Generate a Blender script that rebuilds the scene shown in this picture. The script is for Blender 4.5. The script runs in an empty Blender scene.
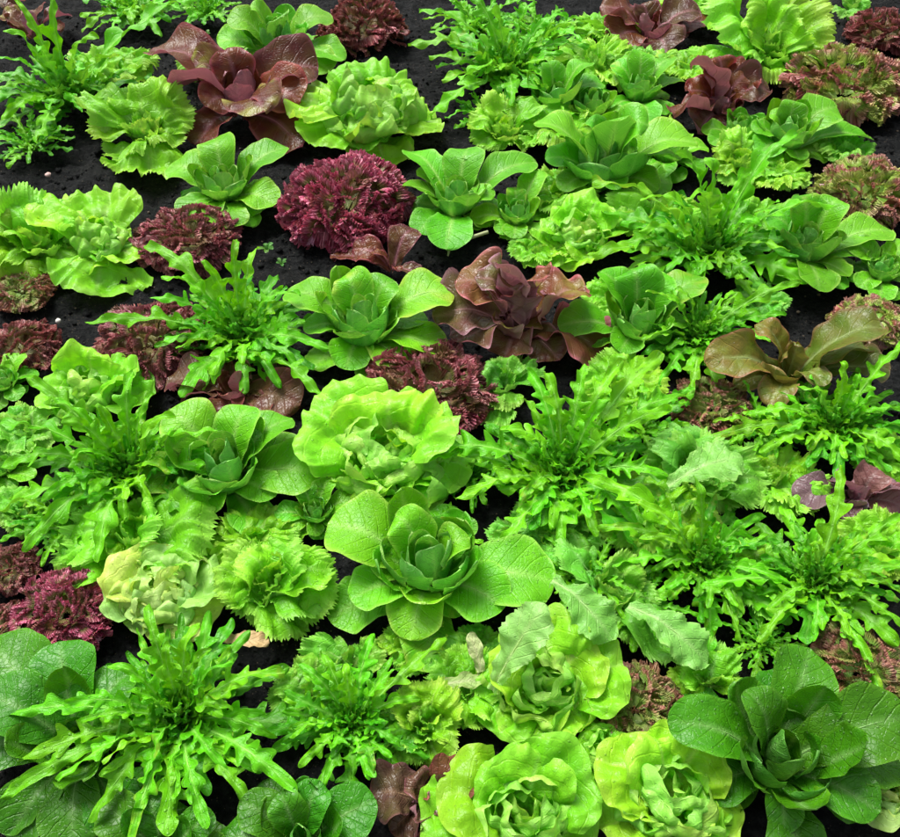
import bpy, math
import numpy as np
from mathutils import Vector

PI = math.pi
scene = bpy.context.scene
COL = scene.collection

# ------------------------------------------------------------------ camera
CAM_H = 1.25
PITCH = math.radians(47.0)
FPX = 900.0                      # focal length in photo pixels (photo 900 x 837)
fwd = np.array([0, math.cos(PITCH), -math.sin(PITCH)])
rgt = np.array([1.0, 0, 0])
upv = np.array([0, math.sin(PITCH), math.cos(PITCH)])
CAM = np.array([0, 0, CAM_H])

def at(px, py, z=0.0):
    """the point of the bed at height z that the photograph shows at this pixel"""
    d = fwd * FPX + rgt * (px - 450.0) + upv * (418.5 - py)
    return CAM + d * ((z - CAM_H) / d[2])

def metres(px, py, w):
    p = at(px, py, 0.06)
    return w * float(np.dot(p - CAM, fwd)) / FPX

cd = bpy.data.cameras.new('camera')
co = bpy.data.objects.new('camera', cd)
COL.objects.link(co)
co.location = CAM
co.rotation_euler = (PI / 2 - PITCH, 0, 0)
cd.sensor_width = 36.0
cd.lens = 36.0
cd.clip_start = 0.02
cd.clip_end = 500
scene.camera = co

# ------------------------------------------------------------------ light
SUN_EL, SUN_AZ = math.radians(58), math.radians(-35)     # azimuth from +Y towards +X
w = bpy.data.worlds.new("World"); scene.world = w; w.use_nodes = True
nt = w.node_tree; nt.nodes.clear()
sky = nt.nodes.new('ShaderNodeTexSky'); sky.sky_type = 'NISHITA'; sky.sun_disc = False
sky.sun_elevation = SUN_EL; sky.sun_rotation = SUN_AZ
sky.air_density = 1.0; sky.dust_density = 4.0; sky.ozone_density = 1.0
hs = nt.nodes.new('ShaderNodeHueSaturation'); hs.inputs['Saturation'].default_value = 0.22; hs.inputs['Value'].default_value = 1.15
bg = nt.nodes.new('ShaderNodeBackground'); bg.inputs['Strength'].default_value = 0.15
wo = nt.nodes.new('ShaderNodeOutputWorld')
nt.links.new(sky.outputs[0], hs.inputs['Color']); nt.links.new(hs.outputs[0], bg.inputs['Color'])
nt.links.new(bg.outputs[0], wo.inputs['Surface'])
sl = bpy.data.lights.new('sun', 'SUN'); sl.energy = 5.0; sl.angle = math.radians(32); sl.color = (1, .97, .92)
so = bpy.data.objects.new('sun', sl); COL.objects.link(so)
sd = Vector((math.sin(SUN_AZ) * math.cos(SUN_EL), math.cos(SUN_AZ) * math.cos(SUN_EL), math.sin(SUN_EL)))
so.rotation_euler = sd.to_track_quat('Z', 'Y').to_euler()
so.location = (0, 0, 5)
scene.view_settings.view_transform = 'Standard'
scene.view_settings.look = 'None'
scene.view_settings.exposure = 0
scene.cycles.max_bounces = 7
scene.cycles.diffuse_bounces = 4
scene.cycles.transmission_bounces = 5
scene.cycles.use_adaptive_sampling = True
scene.cycles.adaptive_threshold = 0.04
scene.cycles.use_denoising = True

# ------------------------------------------------------------------ noise
_tab = np.random.RandomState(11).rand(4096)
def _h(i, j, s):
    return _tab[(i * 1619 + j * 31337 + s * 6971) & 4095]
def vnoise(x, y, s=0):
    x = np.asarray(x, float); y = np.asarray(y, float)
    i = np.floor(x).astype(np.int64); j = np.floor(y).astype(np.int64)
    fx = x - i; fy = y - j
    a0 = _h(i, j, s) * 2 * PI; a1 = _h(i + 1, j, s) * 2 * PI
    a2 = _h(i, j + 1, s) * 2 * PI; a3 = _h(i + 1, j + 1, s) * 2 * PI
    n0 = np.cos(a0) * fx + np.sin(a0) * fy
    n1 = np.cos(a1) * (fx - 1) + np.sin(a1) * fy
    n2 = np.cos(a2) * fx + np.sin(a2) * (fy - 1)
    n3 = np.cos(a3) * (fx - 1) + np.sin(a3) * (fy - 1)
    u = fx * fx * fx * (fx * (fx * 6 - 15) + 10); v = fy * fy * fy * (fy * (fy * 6 - 15) + 10)
    return 1.5 * ((n0 * (1 - u) + n1 * u) * (1 - v) + (n2 * (1 - u) + n3 * u) * v)
def sstep(a, b, x):
    t = np.clip((x - a) / (b - a), 0, 1)
    return t * t * (3 - 2 * t)

# ------------------------------------------------------------------ materials
def new_mat(name):
    m = bpy.data.materials.new(name); m.use_nodes = True
    m.node_tree.nodes.clear()
    return m, m.node_tree
class NT:
    def __init__(s, t): s.t = t
    def n(s, typ, **k):
        o = s.t.nodes.new(typ)
        for a, v in k.items(): setattr(o, a, v)
        return o
    def l(s, a, b): s.t.links.new(a, b)
    def math(s, op, a, b=None, c=None, clamp=False):
        o = s.n('ShaderNodeMath', operation=op, use_clamp=clamp)
        for i, v in enumerate((a, b, c)):
            if v is None: continue
            if isinstance(v, (int, float)): o.inputs[i].default_value = v
            else: s.l(v, o.inputs[i])
        return o.outputs[0]
    def mix(s, f, a, b, blend='MIX'):
        o = s.n('ShaderNodeMix', data_type='RGBA', blend_type=blend)
        for sock, v in ((o.inputs[0], f), (o.inputs[6], a), (o.inputs[7], b)):
            if isinstance(v, (int, float)): sock.default_value = v
            elif isinstance(v, tuple): sock.default_value = v + (1,) if len(v) == 3 else v
            else: s.l(v, sock)
        return o.outputs[2]
    def ramp(s, v, lo, hi):
        o = s.n('ShaderNodeMapRange', interpolation_type='SMOOTHSTEP')
        s.l(v, o.inputs[0]); o.inputs[1].default_value = lo; o.inputs[2].default_value = hi
        return o.outputs[0]

def leaf_material(name, rough=.42, trans=.30, veins=8.0, vein_mix=.35, bump=.5, back=(.30, .52, .24), back_mix=.55, drops=1.0, cell=150.0, slant=1.6, tint=(1.25, 1.1, .6)):
    m, t = new_mat(name); N = NT(t)
    att = N.n('ShaderNodeAttribute', attribute_name='Col')
    uvm = N.n('ShaderNodeUVMap', uv_map='metric'); uvl = N.n('ShaderNodeUVMap', uv_map='leaf')
    sep = N.n('ShaderNodeSeparateXYZ'); N.l(uvl.outputs[0], sep.inputs[0])
    # lateral veins
    wob = N.n('ShaderNodeTexNoise'); wob.inputs['Scale'].default_value = 30; wob.inputs['Detail'].default_value = 2
    N.l(uvm.outputs[0], wob.inputs['Vector'])
    au = N.math('ABSOLUTE', N.math('SUBTRACT', sep.outputs[0], 0.5))
    au = N.math('MULTIPLY', au, 2.0)
    side = N.math('MULTIPLY', N.math('GREATER_THAN', sep.outputs[0], .5), .43)
    a = N.math('SUBTRACT', N.math('MULTIPLY', sep.outputs[1], veins), N.math('MULTIPLY', au, slant))
    a = N.math('ADD', a, side)
    a = N.math('ADD', a, N.math('MULTIPLY', N.math('SUBTRACT', wob.outputs[0], .5), .5))
    tri = N.math('MULTIPLY', N.math('ABSOLUTE', N.math('SUBTRACT', N.math('FRACT', a), .5)), 2.0)
    vein = N.ramp(tri, .80, 1.0)
    vor = N.n('ShaderNodeTexVoronoi', feature='DISTANCE_TO_EDGE'); vor.inputs['Scale'].default_value = cell
    N.l(uvm.outputs[0], vor.inputs['Vector'])
    net = N.ramp(vor.outputs[0], 0.0, .14)               # 0 on the fine veins
    # water drops
    dr = N.n('ShaderNodeTexVoronoi', feature='F1'); dr.inputs['Scale'].default_value = 175
    N.l(uvm.outputs[0], dr.inputs['Vector'])
    dsep = N.n('ShaderNodeSeparateColor'); N.l(dr.outputs['Color'], dsep.inputs[0])
    rad = N.math('MULTIPLY', N.ramp(dsep.outputs[0], .50, 1.0), .38 * drops)
    dm = N.math('SUBTRACT', rad, dr.outputs[0])
    dmask = N.ramp(dm, 0.0, .05)
    dh = N.math('SQRT', N.math('MAXIMUM', N.math('MULTIPLY', dm, .4), 0.0))
    big = N.n('ShaderNodeTexNoise'); big.inputs['Scale'].default_value = 22; big.inputs['Detail'].default_value = 4
    N.l(uvm.outputs[0], big.inputs['Vector'])
    base = N.mix(N.math('MULTIPLY', N.ramp(big.outputs[0], .35, .7), .30), att.outputs[0], (.60, .66, .5), 'MULTIPLY')
    lite = N.mix(1.0, base, (1.5, 1.25, 1.3), 'MULTIPLY')
    base = N.mix(N.math('MULTIPLY', vein, vein_mix), base, lite)
    dark = N.mix(1.0, base, (.75, .80, .7), 'MULTIPLY')
    base = N.mix(N.math('MULTIPLY', N.math('SUBTRACT', 1.0, net), .14), base, dark)
    geo = N.n('ShaderNodeNewGeometry')
    bk = N.mix(.55, base, back)
    base = N.mix(N.math('MULTIPLY', geo.outputs['Backfacing'], back_mix), base, bk)
    base = N.mix(N.math('MULTIPLY', dmask, .05), base, (.8, .9, .75))  # drops tinted pale: their sky reflection is put into the base colour
    h = N.math('ADD', N.math('MULTIPLY', vein, -.0010), N.math('MULTIPLY', net, .0004))
    h = N.math('ADD', h, N.math('MULTIPLY', big.outputs[0], .0035))
    h = N.math('MULTIPLY', h, bump)
    h = N.math('ADD', h, N.math('MULTIPLY', dh, .0045))
    bp = N.n('ShaderNodeBump'); bp.inputs['Strength'].default_value = .9; bp.inputs['Distance'].default_value = 1.0
    N.l(h, bp.inputs['Height'])
    pr = N.n('ShaderNodeBsdfPrincipled')
    N.l(base, pr.inputs['Base Color']); N.l(bp.outputs[0], pr.inputs['Normal'])
    rv = N.math('SUBTRACT', rough, N.math('MULTIPLY', dmask, rough - .12))
    N.l(rv, pr.inputs['Roughness']); pr.inputs['Specular IOR Level'].default_value = .30
    tr = N.n('ShaderNodeBsdfTranslucent')
    N.l(N.mix(1.0, base, tint, 'MULTIPLY'), tr.inputs[0]); N.l(bp.outputs[0], tr.inputs[1])
    mx = N.n('ShaderNodeMixShader'); mx.inputs[0].default_value = trans
    N.l(pr.outputs[0], mx.inputs[1]); N.l(tr.outputs[0], mx.inputs[2])
    out = N.n('ShaderNodeOutputMaterial'); N.l(mx.outputs[0], out.inputs[0])
    return m

MAT = {
    'romaine': leaf_material('romaine_leaf', .38, .26, 9, .30, .8, (.24, .54, .20), .45),
    'dark': leaf_material('dark_cos_leaf', .34, .24, 8, .45, .9, (.20, .46, .12), .5),
    'oak': leaf_material('oak_leaf', .40, .28, 5, .15, .5, (.26, .55, .12), .4, 1.1),
    'butter': leaf_material('butterhead_leaf', .34, .36, 6, .30, .6, (.42, .66, .22), .5, .8),
    'frilly': leaf_material('frilly_leaf', .38, .32, 7, .35, .7, (.36, .62, .22), .5),
    'lollo': leaf_material('red_frill_leaf', .34, .22, 7, .1, .6, (.30, .20, .14), .2, .6, tint=(1.2, .9, .9)),
    'bronze': leaf_material('bronze_cos_leaf', .32, .24, 8, .35, .8, (.34, .34, .12), .6, .6),
    'red': leaf_material('red_cos_leaf', .25, .20, 8, .35, .9, (.54, .27, .33), .9, .6, tint=(1.3, .8, .9)),
}
def simple_material(name, c1, c2, scale, rough, bump=.3):
    m, t = new_mat(name); N = NT(t)
    tc = N.n('ShaderNodeTexCoord'); no = N.n('ShaderNodeTexNoise')
    no.inputs['Scale'].default_value = scale; no.inputs['Detail'].default_value = 5
    N.l(tc.outputs['Object'], no.inputs['Vector'])
    pr = N.n('ShaderNodeBsdfPrincipled')
    N.l(N.mix(N.ramp(no.outputs[0], .35, .7), c1, c2), pr.inputs['Base Color'])
    pr.inputs['Roughness'].default_value = rough
    bp = N.n('ShaderNodeBump'); bp.inputs['Strength'].default_value = bump; bp.inputs['Distance'].default_value = .003
    N.l(no.outputs[0], bp.inputs['Height']); N.l(bp.outputs[0], pr.inputs['Normal'])
    o = N.n('ShaderNodeOutputMaterial'); N.l(pr.outputs[0], o.inputs[0])
    return m

# ------------------------------------------------------------------ mesh assembly
def grid_quads(nr, nc):
    i = np.arange(nr - 1)[:, None] * nc + np.arange(nc - 1)[None, :]
    return np.stack([i, i + nc, i + nc + 1, i + 1], -1).reshape(-1, 4)

def make_obj(name, pieces, mat, parent=None):
    """pieces: list of (co, quads, col, uv_leaf, uv_metric) joined into ONE mesh object"""
    off = 0; V = []; F = []; C = []; U = []; M = []
    for v, f, c, u, mt in pieces:
        V.append(v); F.append(f + off); C.append(c); U.append(u); M.append(mt); off += len(v)
    V = np.concatenate(V).astype(np.float32); F = np.concatenate(F).astype(np.int32)
    C = np.concatenate(C).astype(np.float32); U = np.concatenate(U).astype(np.float32); M = np.concatenate(M).astype(np.float32)
    me = bpy.data.meshes.new(name)
    me.vertices.add(len(V)); me.vertices.foreach_set('co', V.ravel())
    me.loops.add(F.size); me.loops.foreach_set('vertex_index', F.ravel())
    me.polygons.add(len(F))
    me.polygons.foreach_set('loop_start', np.arange(0, F.size, 4, dtype=np.int32))
    me.polygons.foreach_set('use_smooth', np.ones(len(F), dtype=bool))
    me.update(calc_edges=True)
    a = me.attributes.new('Col', 'FLOAT_COLOR', 'POINT')
    a.data.foreach_set('color', np.concatenate([C, np.ones((len(C), 1), np.float32)], 1).ravel())
    for nm, uv in (('leaf', U), ('metric', M)):
        l = me.uv_layers.new(name=nm)
        l.data.foreach_set('uv', uv[F.ravel()].ravel())
    me.materials.append(mat)
    o = bpy.data.objects.new(name, me); COL.objects.link(o)
    if parent is not None: o.parent = parent
    return o

def thing(name, label, cat, group, loc):
    o = bpy.data.objects.new(name, None); COL.objects.link(o)
    o.empty_display_size = .02
    o.location = loc
    o['label'] = label; o['category'] = cat
    if group: o['group'] = group
    return o

# ------------------------------------------------------------------ leaves
class Bend:
    """a leaf's centre line: quadratic Bezier base > control > tip, sampled by arc length, with its cross frame"""
    def __init__(s, B, Cp, T, az=None, roll=0.0, twist=0.0, droop=0.0, sway=0.0, sway_ph=0.0):
        t = np.linspace(0, 1, 60)[:, None]
        P = (1 - t) ** 2 * B + 2 * t * (1 - t) * Cp + t * t * T
        h = np.array([T[0] - B[0], T[1] - B[1]]) if az is None else np.array([math.cos(az), math.sin(az)])
        n = math.hypot(*h); h = h / n if n > 1e-6 else np.array([1.0, 0])
        S0 = np.array([-h[1], h[0], 0.0])
        d = np.linalg.norm(np.diff(P, axis=0), axis=1)
        L0 = d.sum()
        if sway: P = P + S0 * (sway * L0 * np.sin(t * 2.6 + sway_ph) * t)
        if droop: P[:, 2] -= droop * L0 * sstep(.55, 1.05, t[:, 0]) 
        d = np.linalg.norm(np.diff(P, axis=0), axis=1)
        s.s = np.concatenate([[0], np.cumsum(d)]); s.L = s.s[-1]
        tg = np.gradient(P, axis=0); tg /= np.linalg.norm(tg, axis=1)[:, None]
        S = np.tile(S0, (60, 1)); S -= tg * (S * tg).sum(1)[:, None]; S /= np.linalg.norm(S, axis=1)[:, None]
        N = np.cross(tg, S)
        r = roll + twist * t
        s.S = S * np.cos(r) + N * np.sin(r); s.N = N * np.cos(r) - S * np.sin(r)
        s.P, s.tg = P, tg
    def place(s, x, y, z):
        yc = np.clip(y, 0, s.L)
        f = lambda A: np.stack([np.interp(yc, s.s, A[:, k]) for k in range(3)], -1)
        P, S, N, T = f(s.P), f(s.S), f(s.N), f(s.tg)
        return P + T * (y - yc)[:, None] + S * x[:, None] + N * z[:, None]

def lerp(a, b, t):
    return np.asarray(a) * (1 - t[..., None]) + np.asarray(b) * t[..., None]

def cupped(x, k):
    """bend the blade sideways into an arc of curvature k (1/m)"""
    k = np.where(np.abs(k) < 1e-4, 1e-4, k)
    th = np.clip(x * k, -2.6, 2.6)
    return np.sin(th) / k, (1 - np.cos(th)) / k

def strap_leaf(bend, W, rng, pal, nt=34, nu=15, shape='spoon', cup=0.8, cup_tip=None, fold=0.0, wave=0.06, wave_n=2.5,
               blister=0.0, blister_l=.012, lobes=0, lobe_amp=.75, lobe_base=.28, skew=.5, tipw=.6, pet=.22, rib=.10, edge_light=.25, tear=0.0, mottle=True, tooth=0.0):
    L = bend.L
    tau = np.linspace(0, 1, nt); t = 1 - (1 - tau) ** 1.35
    u = np.sin(np.linspace(-1, 1, nu) * PI / 2 * .92) / math.sin(PI / 2 * .92)
    T, U = np.meshgrid(t, u, indexing='ij')
    end = np.sqrt(np.clip(1 - (np.clip(T - tipw, 0, 1) / (1 - tipw)) ** 2.1, 0, 1))
    if lobes:
        wid = np.zeros_like(T)
        for sgn in (-1, 1):
            c = (np.arange(lobes) + .35 + rng.uniform(-.16, .16, lobes) + (.25 if sgn > 0 else 0)) / (lobes + .25)
            c = .12 + .66 * c
            am = rng.uniform(.45, 1.2, lobes) * np.where(rng.rand(lobes) < .22, .35, 1) * (.5 + .7 * np.sin(np.clip(c, 0, 1) * PI))
            sg = .175 / lobes * rng.uniform(.7, 1.15, lobes)
            wv = np.zeros_like(T)
            for ci, ai, si in zip(c, am, sg):
                wv = np.maximum(wv, ai * np.exp(-np.abs((T - ci) / si) ** 3.2))
            wv = lobe_base * (.55 + .40 * sstep(.05, .4, T) + .35 * sstep(.5, .85, T)) + lobe_amp * wv * (1 - .45 * sstep(.6, .9, T))
            wid = np.where(U * sgn >= 0, wv, wid)
        wid = wid * end
        skw = skew
    else:
        wid = (pet + (1 - pet) * sstep(.04, .74, T)) * end
        wid = wid * (1 + .05 * np.sin(T * 17 + rng.uniform(0, 6)) * np.sign(U))
        skw = .25
    if tooth:
        tt = T * 17 + 2.0 * vnoise(T * 6 + rng.uniform(0, 50), np.sign(U) * 3.3, 4)
        wid = wid * (1 + tooth * (np.abs((tt % 1) - .5) * 2 - .5) * np.abs(U) ** 4)
    wid = wid + .004
    x = U * wid * W
    y = T * L + skw * np.abs(U) * wid * W * (1 if lobes else .5) * np.clip((1 - T) * 4, 0, 1) * np.clip(T * 5, 0, 1)
    e = np.abs(U)
    sd = rng.randint(1000)
    ox, oy = rng.uniform(0, 50, 2)
    if tear:
        x = x * (1 - tear * sstep(.2, .6, vnoise(T * 9 + ox, np.sign(U) * 3 + oy, sd)) * (e > .5))
    k = (cup if cup_tip is None else cup + (cup_tip - cup) * T) / max(W, 1e-4)
    xc, zc = cupped(x, k)
    zc = zc + fold * np.abs(x)
    m = y / L
    ph = rng.uniform(0, 6.28, 4)
    ruff = np.where(U > 0, np.sin(m * wave_n * 6.28 + ph[0]) + .5 * np.sin(m * wave_n * 13.7 + ph[1]), np.sin(m * wave_n * 6.28 + ph[2]) + .5 * np.sin(m * wave_n * 13.7 + ph[3]))
    zc = zc + wave * W * ruff * e ** 2
    zc = zc + wave * W * .8 * vnoise(x / W * 1.3 + ox, y / W * 1.3 + oy, sd)
    if blister:
        q = np.sqrt(vnoise(x / blister_l + ox, y / blister_l * .8 + oy, sd + 5) ** 2 + .01) + .3 * np.abs(vnoise(x / blister_l * 2 + ox, y / blister_l * 2 + oy, sd + 6))
        zc = zc + blister * q * sstep(0, .3, e) * (1 - .6 * e ** 4)
    # midrib groove
    ribw = np.maximum(rib * W * (1 - .75 * T), 1e-4)
    g = np.exp(-(x / ribw) ** 2)
    zc = zc - .05 * W * g * (1 - T)
    co = bend.place(xc.ravel(), y.ravel(), zc.ravel())
    nz = .5 + .5 * vnoise(x / W * 2.1 + ox, y / W * 2.1 + oy, sd + 9)
    col = lerp(pal['base'], pal['alt'], np.clip(nz, 0, 1))
    col = lerp(col, pal['inner'], (1 - sstep(.0, .5, T)) * .7) if 'inner' in pal else col
    if 'tip' in pal: col = lerp(col, pal['tip'], np.clip(sstep(.35, 1, T) * .8 + .5 * e ** 3, 0, 1))
    col = lerp(col, pal['edge'], edge_light * sstep(.82, 1.0, np.maximum(e, sstep(.93, 1, T) * .97)))
    col = col * np.array([rng.uniform(.78, 1.35), 1.0, rng.uniform(.8, 1.2)])
    if rng.rand() < .08 and mottle: col = lerp(col, np.array([.42, .50, .06]), .55 * sstep(.55, 1, np.maximum(e, T)) * sstep(-.2, .5, vnoise(x / W * 2 + oy, y / W * 2 + ox, sd + 3)))
    col = lerp(col, pal['rib'], np.clip(g * (1 - .85 * T) * 1.1, 0, 1))
    col = col * rng.uniform(.85, 1.15)
    uvl = np.stack([U * .5 + .5, T], -1)
    uvm = np.stack([x + ox * .1, y + oy * .1], -1)
    return co, grid_quads(nt, nu), col.reshape(-1, 3), uvl.reshape(-1, 2), uvm.reshape(-1, 2)

def fan_leaf(bend, rng, pal, nr=12, nph=60, phm=1.15, wide=1.0, cup=.6, cup_tip=None, ruffle=.05, lam=.020, ruffle_pow=2.2, serr=.0, serr_n=22,
             crumple=.05, blister=.002, blister_l=.014, pet=.35, fine=.5, edge_mix=1.0, edge_at=.75, loops=.5, rib=.06, sag=0.0, fmul=2.3, fpow=2):
    L = bend.L
    s = np.linspace(.015, 1, nr) ** .62
    ph = np.linspace(-phm, phm, nph)
    Sg, Ph = np.meshgrid(s, ph, indexing='ij')
    sd = rng.randint(1000); ox, oy = rng.uniform(0, 50, 2)
    R = L * (1 - .22 * np.abs(Ph / phm) ** 2.5 + .07 * vnoise(Ph * 2 + ox, Ph * 0 + oy, sd))
    if serr:
        tooth = np.abs(((Ph * serr_n / (2 * phm) + 1.3 * vnoise(Ph * 5 + oy, Ph * 0, sd)) % 1) - .5) * 2
        R = R * (1 + serr * (tooth - .5) * Sg ** 8 * (.6 + 1.2 * np.abs(vnoise(Ph * 3 + ox, Ph * 0 + 5, sd))))
    rho = Sg * R
    x = rho * np.sin(Ph) * wide; y = rho * (np.cos(Ph) * .62 + .38)
    x = x * (pet + (1 - pet) * sstep(0, .55, Sg))
    Wm = L * wide * math.sin(min(phm, 1.5))
    e = Sg
    k = (cup if cup_tip is None else cup + (cup_tip - cup) * np.clip(y / L, 0, 1)) / Wm
    mar = Ph * L * wide                           # distance along the margin
    p = rng.uniform(0, 6.28, 6)
    jit = .9 * vnoise(mar / lam * .5 + ox, Sg * 1.2 + oy, sd + 1)
    a1 = mar / lam * 6.283 + p[0] + jit * 4
    a2 = mar / lam * 6.283 * fmul + p[1] + jit * 3
    amp = ruffle * L * e ** ruffle_pow * (.7 + .6 * vnoise(mar / lam * .35 + oy, Sg + ox, sd + 2))
    z = amp * (np.sin(a1 + .8 * (1 - e)) + fine * np.sin(a2) * e ** fpow)
    x = x + loops * amp * np.cos(a1 + .6) * .6
    y = y + loops * amp * (np.cos(a2) * .5 + np.sin(a1 * .5) * .4)
    z = z + crumple * L * vnoise(x / L * 3.2 + ox, y / L * 3.2 + oy, sd + 3) * sstep(0, .4, e)
    if blister:
        q = np.sqrt(vnoise(x / blister_l + ox, y / blister_l + oy, sd + 5) ** 2 + .015) + .25 * np.abs(vnoise(x / blister_l * 2.1, y / blister_l * 2.1 + oy, sd + 6))
        z = z + blister * q
    xc, zc = cupped(x, k)
    zc = zc + z - sag * L * e ** 3
    g = np.exp(-(x / np.maximum(rib * L * (1 - .8 * np.clip(y / L, 0, 1)), 1e-4)) ** 2) * (1 - .8 * e)
    zc = zc - .02 * L * g
    co = bend.place(xc.ravel(), y.ravel(), zc.ravel())
    nz = np.clip(.5 + .6 * vnoise(x / L * 3 + ox, y / L * 3 + oy, sd + 9), 0, 1)
    col = lerp(pal['base'], pal['alt'], nz)
    if 'inner' in pal: col = lerp(col, pal['inner'], (1 - sstep(.1, .7, e)) * .8)
    ed = sstep(edge_at, 1.0, e + .08 * vnoise(mar / lam + ox, Sg * 3, sd + 7)) * edge_mix
    col = lerp(col, pal['edge'], np.clip(ed, 0, 1))
    if 'edge2' in pal:
        col = lerp(col, pal['edge2'], np.clip(ed * sstep(-.1, .6, vnoise(mar / lam * .6 + oy, Sg * 2 + ox, sd + 8)), 0, 1))
    col = lerp(col, pal['rib'], np.clip(g * .9, 0, 1))
    col = col * np.array([rng.uniform(.8, 1.25), 1.0, rng.uniform(.8, 1.2)]) * rng.uniform(.86, 1.14)
    uvl = np.stack([Ph / phm * .5 + .5, Sg], -1)
    uvm = np.stack([x + ox * .1, y + oy * .1], -1)
    return co, grid_quads(nr, nph), col.reshape(-1, 3), uvl.reshape(-1, 2), uvm.reshape(-1, 2)

def rib_strip(bend, W, rng, colr, t1=.8, lift=.0, thick=.05):
    """pale fleshy midrib: a tapering half round that stands proud of the blade"""
    nt_, nu_ = 16, 7
    t = np.linspace(.0, t1, nt_); a = np.linspace(0, PI, nu_)
    T, A = np.meshgrid(t, a, indexing='ij')
    r = thick * W * (1 - T / t1 * .88)
    x = -np.cos(A) * r; z = np.sin(A) * r * .8 + lift - .05 * W * (1 - T) - r * .15
    co = bend.place(x.ravel(), (T * bend.L).ravel(), z.ravel())
    col = np.tile(np.asarray(colr), (co.shape[0], 1)) * rng.uniform(.95, 1.05)
    o = rng.uniform(0, 5)
    return (co, grid_quads(nt_, nu_), col, np.stack([A * 0 + .5, T * 0 + .05], -1).reshape(-1, 2),
            np.stack([x + o, T * bend.L + o], -1).reshape(-1, 2))

def az_of(v): return math.atan2(v[1], v[0])
def polar(az, r, z): return np.array([math.cos(az) * r, math.sin(az) * r, z])

# ------------------------------------------------------------------ leaf colours (linear base colours)
def pal(**k): return {a: np.array(b, float) for a, b in k.items()}
PAL = {
    'romaine': pal(base=(0.095, 0.37, 0.008), alt=(0.145, 0.47, 0.012), edge=(0.36, 0.66, 0.11), rib=(0.4, 0.64, 0.17), inner=(0.1, 0.36, 0.02)),
    'romaine_heart': pal(base=(0.115, 0.4, 0.045), alt=(0.15, 0.46, 0.055), edge=(0.4, 0.66, 0.2), rib=(0.38, 0.6, 0.2), inner=(0.09, 0.33, 0.035)),
    'dark': pal(base=(0.042, 0.215, 0.006), alt=(0.07, 0.29, 0.008), edge=(0.12, 0.38, 0.025), rib=(0.28, 0.5, 0.16), inner=(0.05, 0.24, 0.01)),
    'oak': pal(base=(0.115, 0.44, 0.005), alt=(0.165, 0.54, 0.008), edge=(0.27, 0.64, 0.04), rib=(0.36, 0.7, 0.14), inner=(0.18, 0.52, 0.02)),
    'oakdeep': pal(base=(0.055, 0.29, 0.005), alt=(0.085, 0.38, 0.008), edge=(0.16, 0.5, 0.025), rib=(0.26, 0.56, 0.1), inner=(0.08, 0.33, 0.012)),
    'butter': pal(base=(.20, .58, .015), alt=(.32, .68, .035), edge=(.50, .76, .14), rib=(.55, .76, .26), inner=(.40, .68, .08)),
    'butterpale': pal(base=(.38, .62, .13), alt=(.52, .72, .22), edge=(.56, .74, .22), rib=(.58, .74, .34), inner=(.46, .68, .14)),
    'frilly': pal(base=(0.16, 0.46, 0.012), alt=(0.23, 0.56, 0.02), edge=(0.42, 0.72, 0.1), rib=(0.42, 0.68, 0.18), inner=(0.13, 0.4, 0.02)),
    'frillydeep': pal(base=(0.12, 0.4, 0.03), alt=(0.17, 0.48, 0.04), edge=(0.34, 0.64, 0.12), rib=(0.4, 0.64, 0.22), inner=(0.13, 0.4, 0.04)),
    'lollo': pal(base=(.17, .14, .05), alt=(.22, .10, .07), edge=(.36, .055, .125), edge2=(.66, .24, .34), rib=(.28, .30, .10), inner=(.13, .17, .04)),
    'lollodark': pal(base=(.12, .095, .03), alt=(.15, .08, .04), edge=(.24, .065, .070), edge2=(.44, .20, .20), rib=(.25, .25, .09), inner=(.09, .10, .02)),
    'lollomauve': pal(base=(.15, .13, .045), alt=(.18, .10, .055), edge=(.28, .070, .095), edge2=(.54, .26, .28), rib=(.28, .28, .12), inner=(.12, .15, .03), k=0.9),
    'lollogreen': pal(base=(0.26, 0.44, 0.06), alt=(0.34, 0.44, 0.1), edge=(0.36, 0.14, 0.12), edge2=(0.7, 0.38, 0.34), rib=(0.34, 0.48, 0.16), inner=(.20, .42, .03), k=.6),
    'lollobrown': pal(base=(.15, .27, .04), alt=(.22, .26, .06), edge=(.25, .10, .075), edge2=(.46, .25, .19), rib=(.28, .38, .12), inner=(.11, .25, .03), k=.62),
    'red': pal(base=(0.095, 0.009, 0.018), alt=(.15, .08, .022), edge=(0.34, 0.11, 0.13), rib=(0.46, 0.2, 0.24), inner=(0.2, 0.12, 0.05)),
    'redpink': pal(base=(.17, .035, .045), alt=(.16, .13, .03), edge=(.52, .20, .25), rib=(.54, .32, .30), inner=(.19, .24, .03)),
    'redbrown': pal(base=(.115, .036, .034), alt=(.13, .085, .03), edge=(.26, .09, .09), rib=(.32, .20, .12), inner=(.11, .13, .025)),
    'bronze': pal(base=(0.13, 0.21, 0.02), alt=(0.19, 0.15, 0.03), edge=(0.34, 0.15, 0.09), rib=(0.4, 0.5, 0.2), inner=(0.13, 0.32, 0.025)),
    'sage': pal(base=(.17, .46, .07), alt=(.22, .52, .10), edge=(.34, .62, .15), rib=(.42, .66, .24), inner=(.20, .50, .09)),
    'purple': pal(base=(.17, .085, .105), alt=(.21, .13, .13), edge=(.34, .20, .23), rib=(.34, .24, .22), inner=(.15, .16, .06)),
}
CATS = {'romaine_lettuce': 'lettuce'}
N_BUILT = [0]

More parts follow.
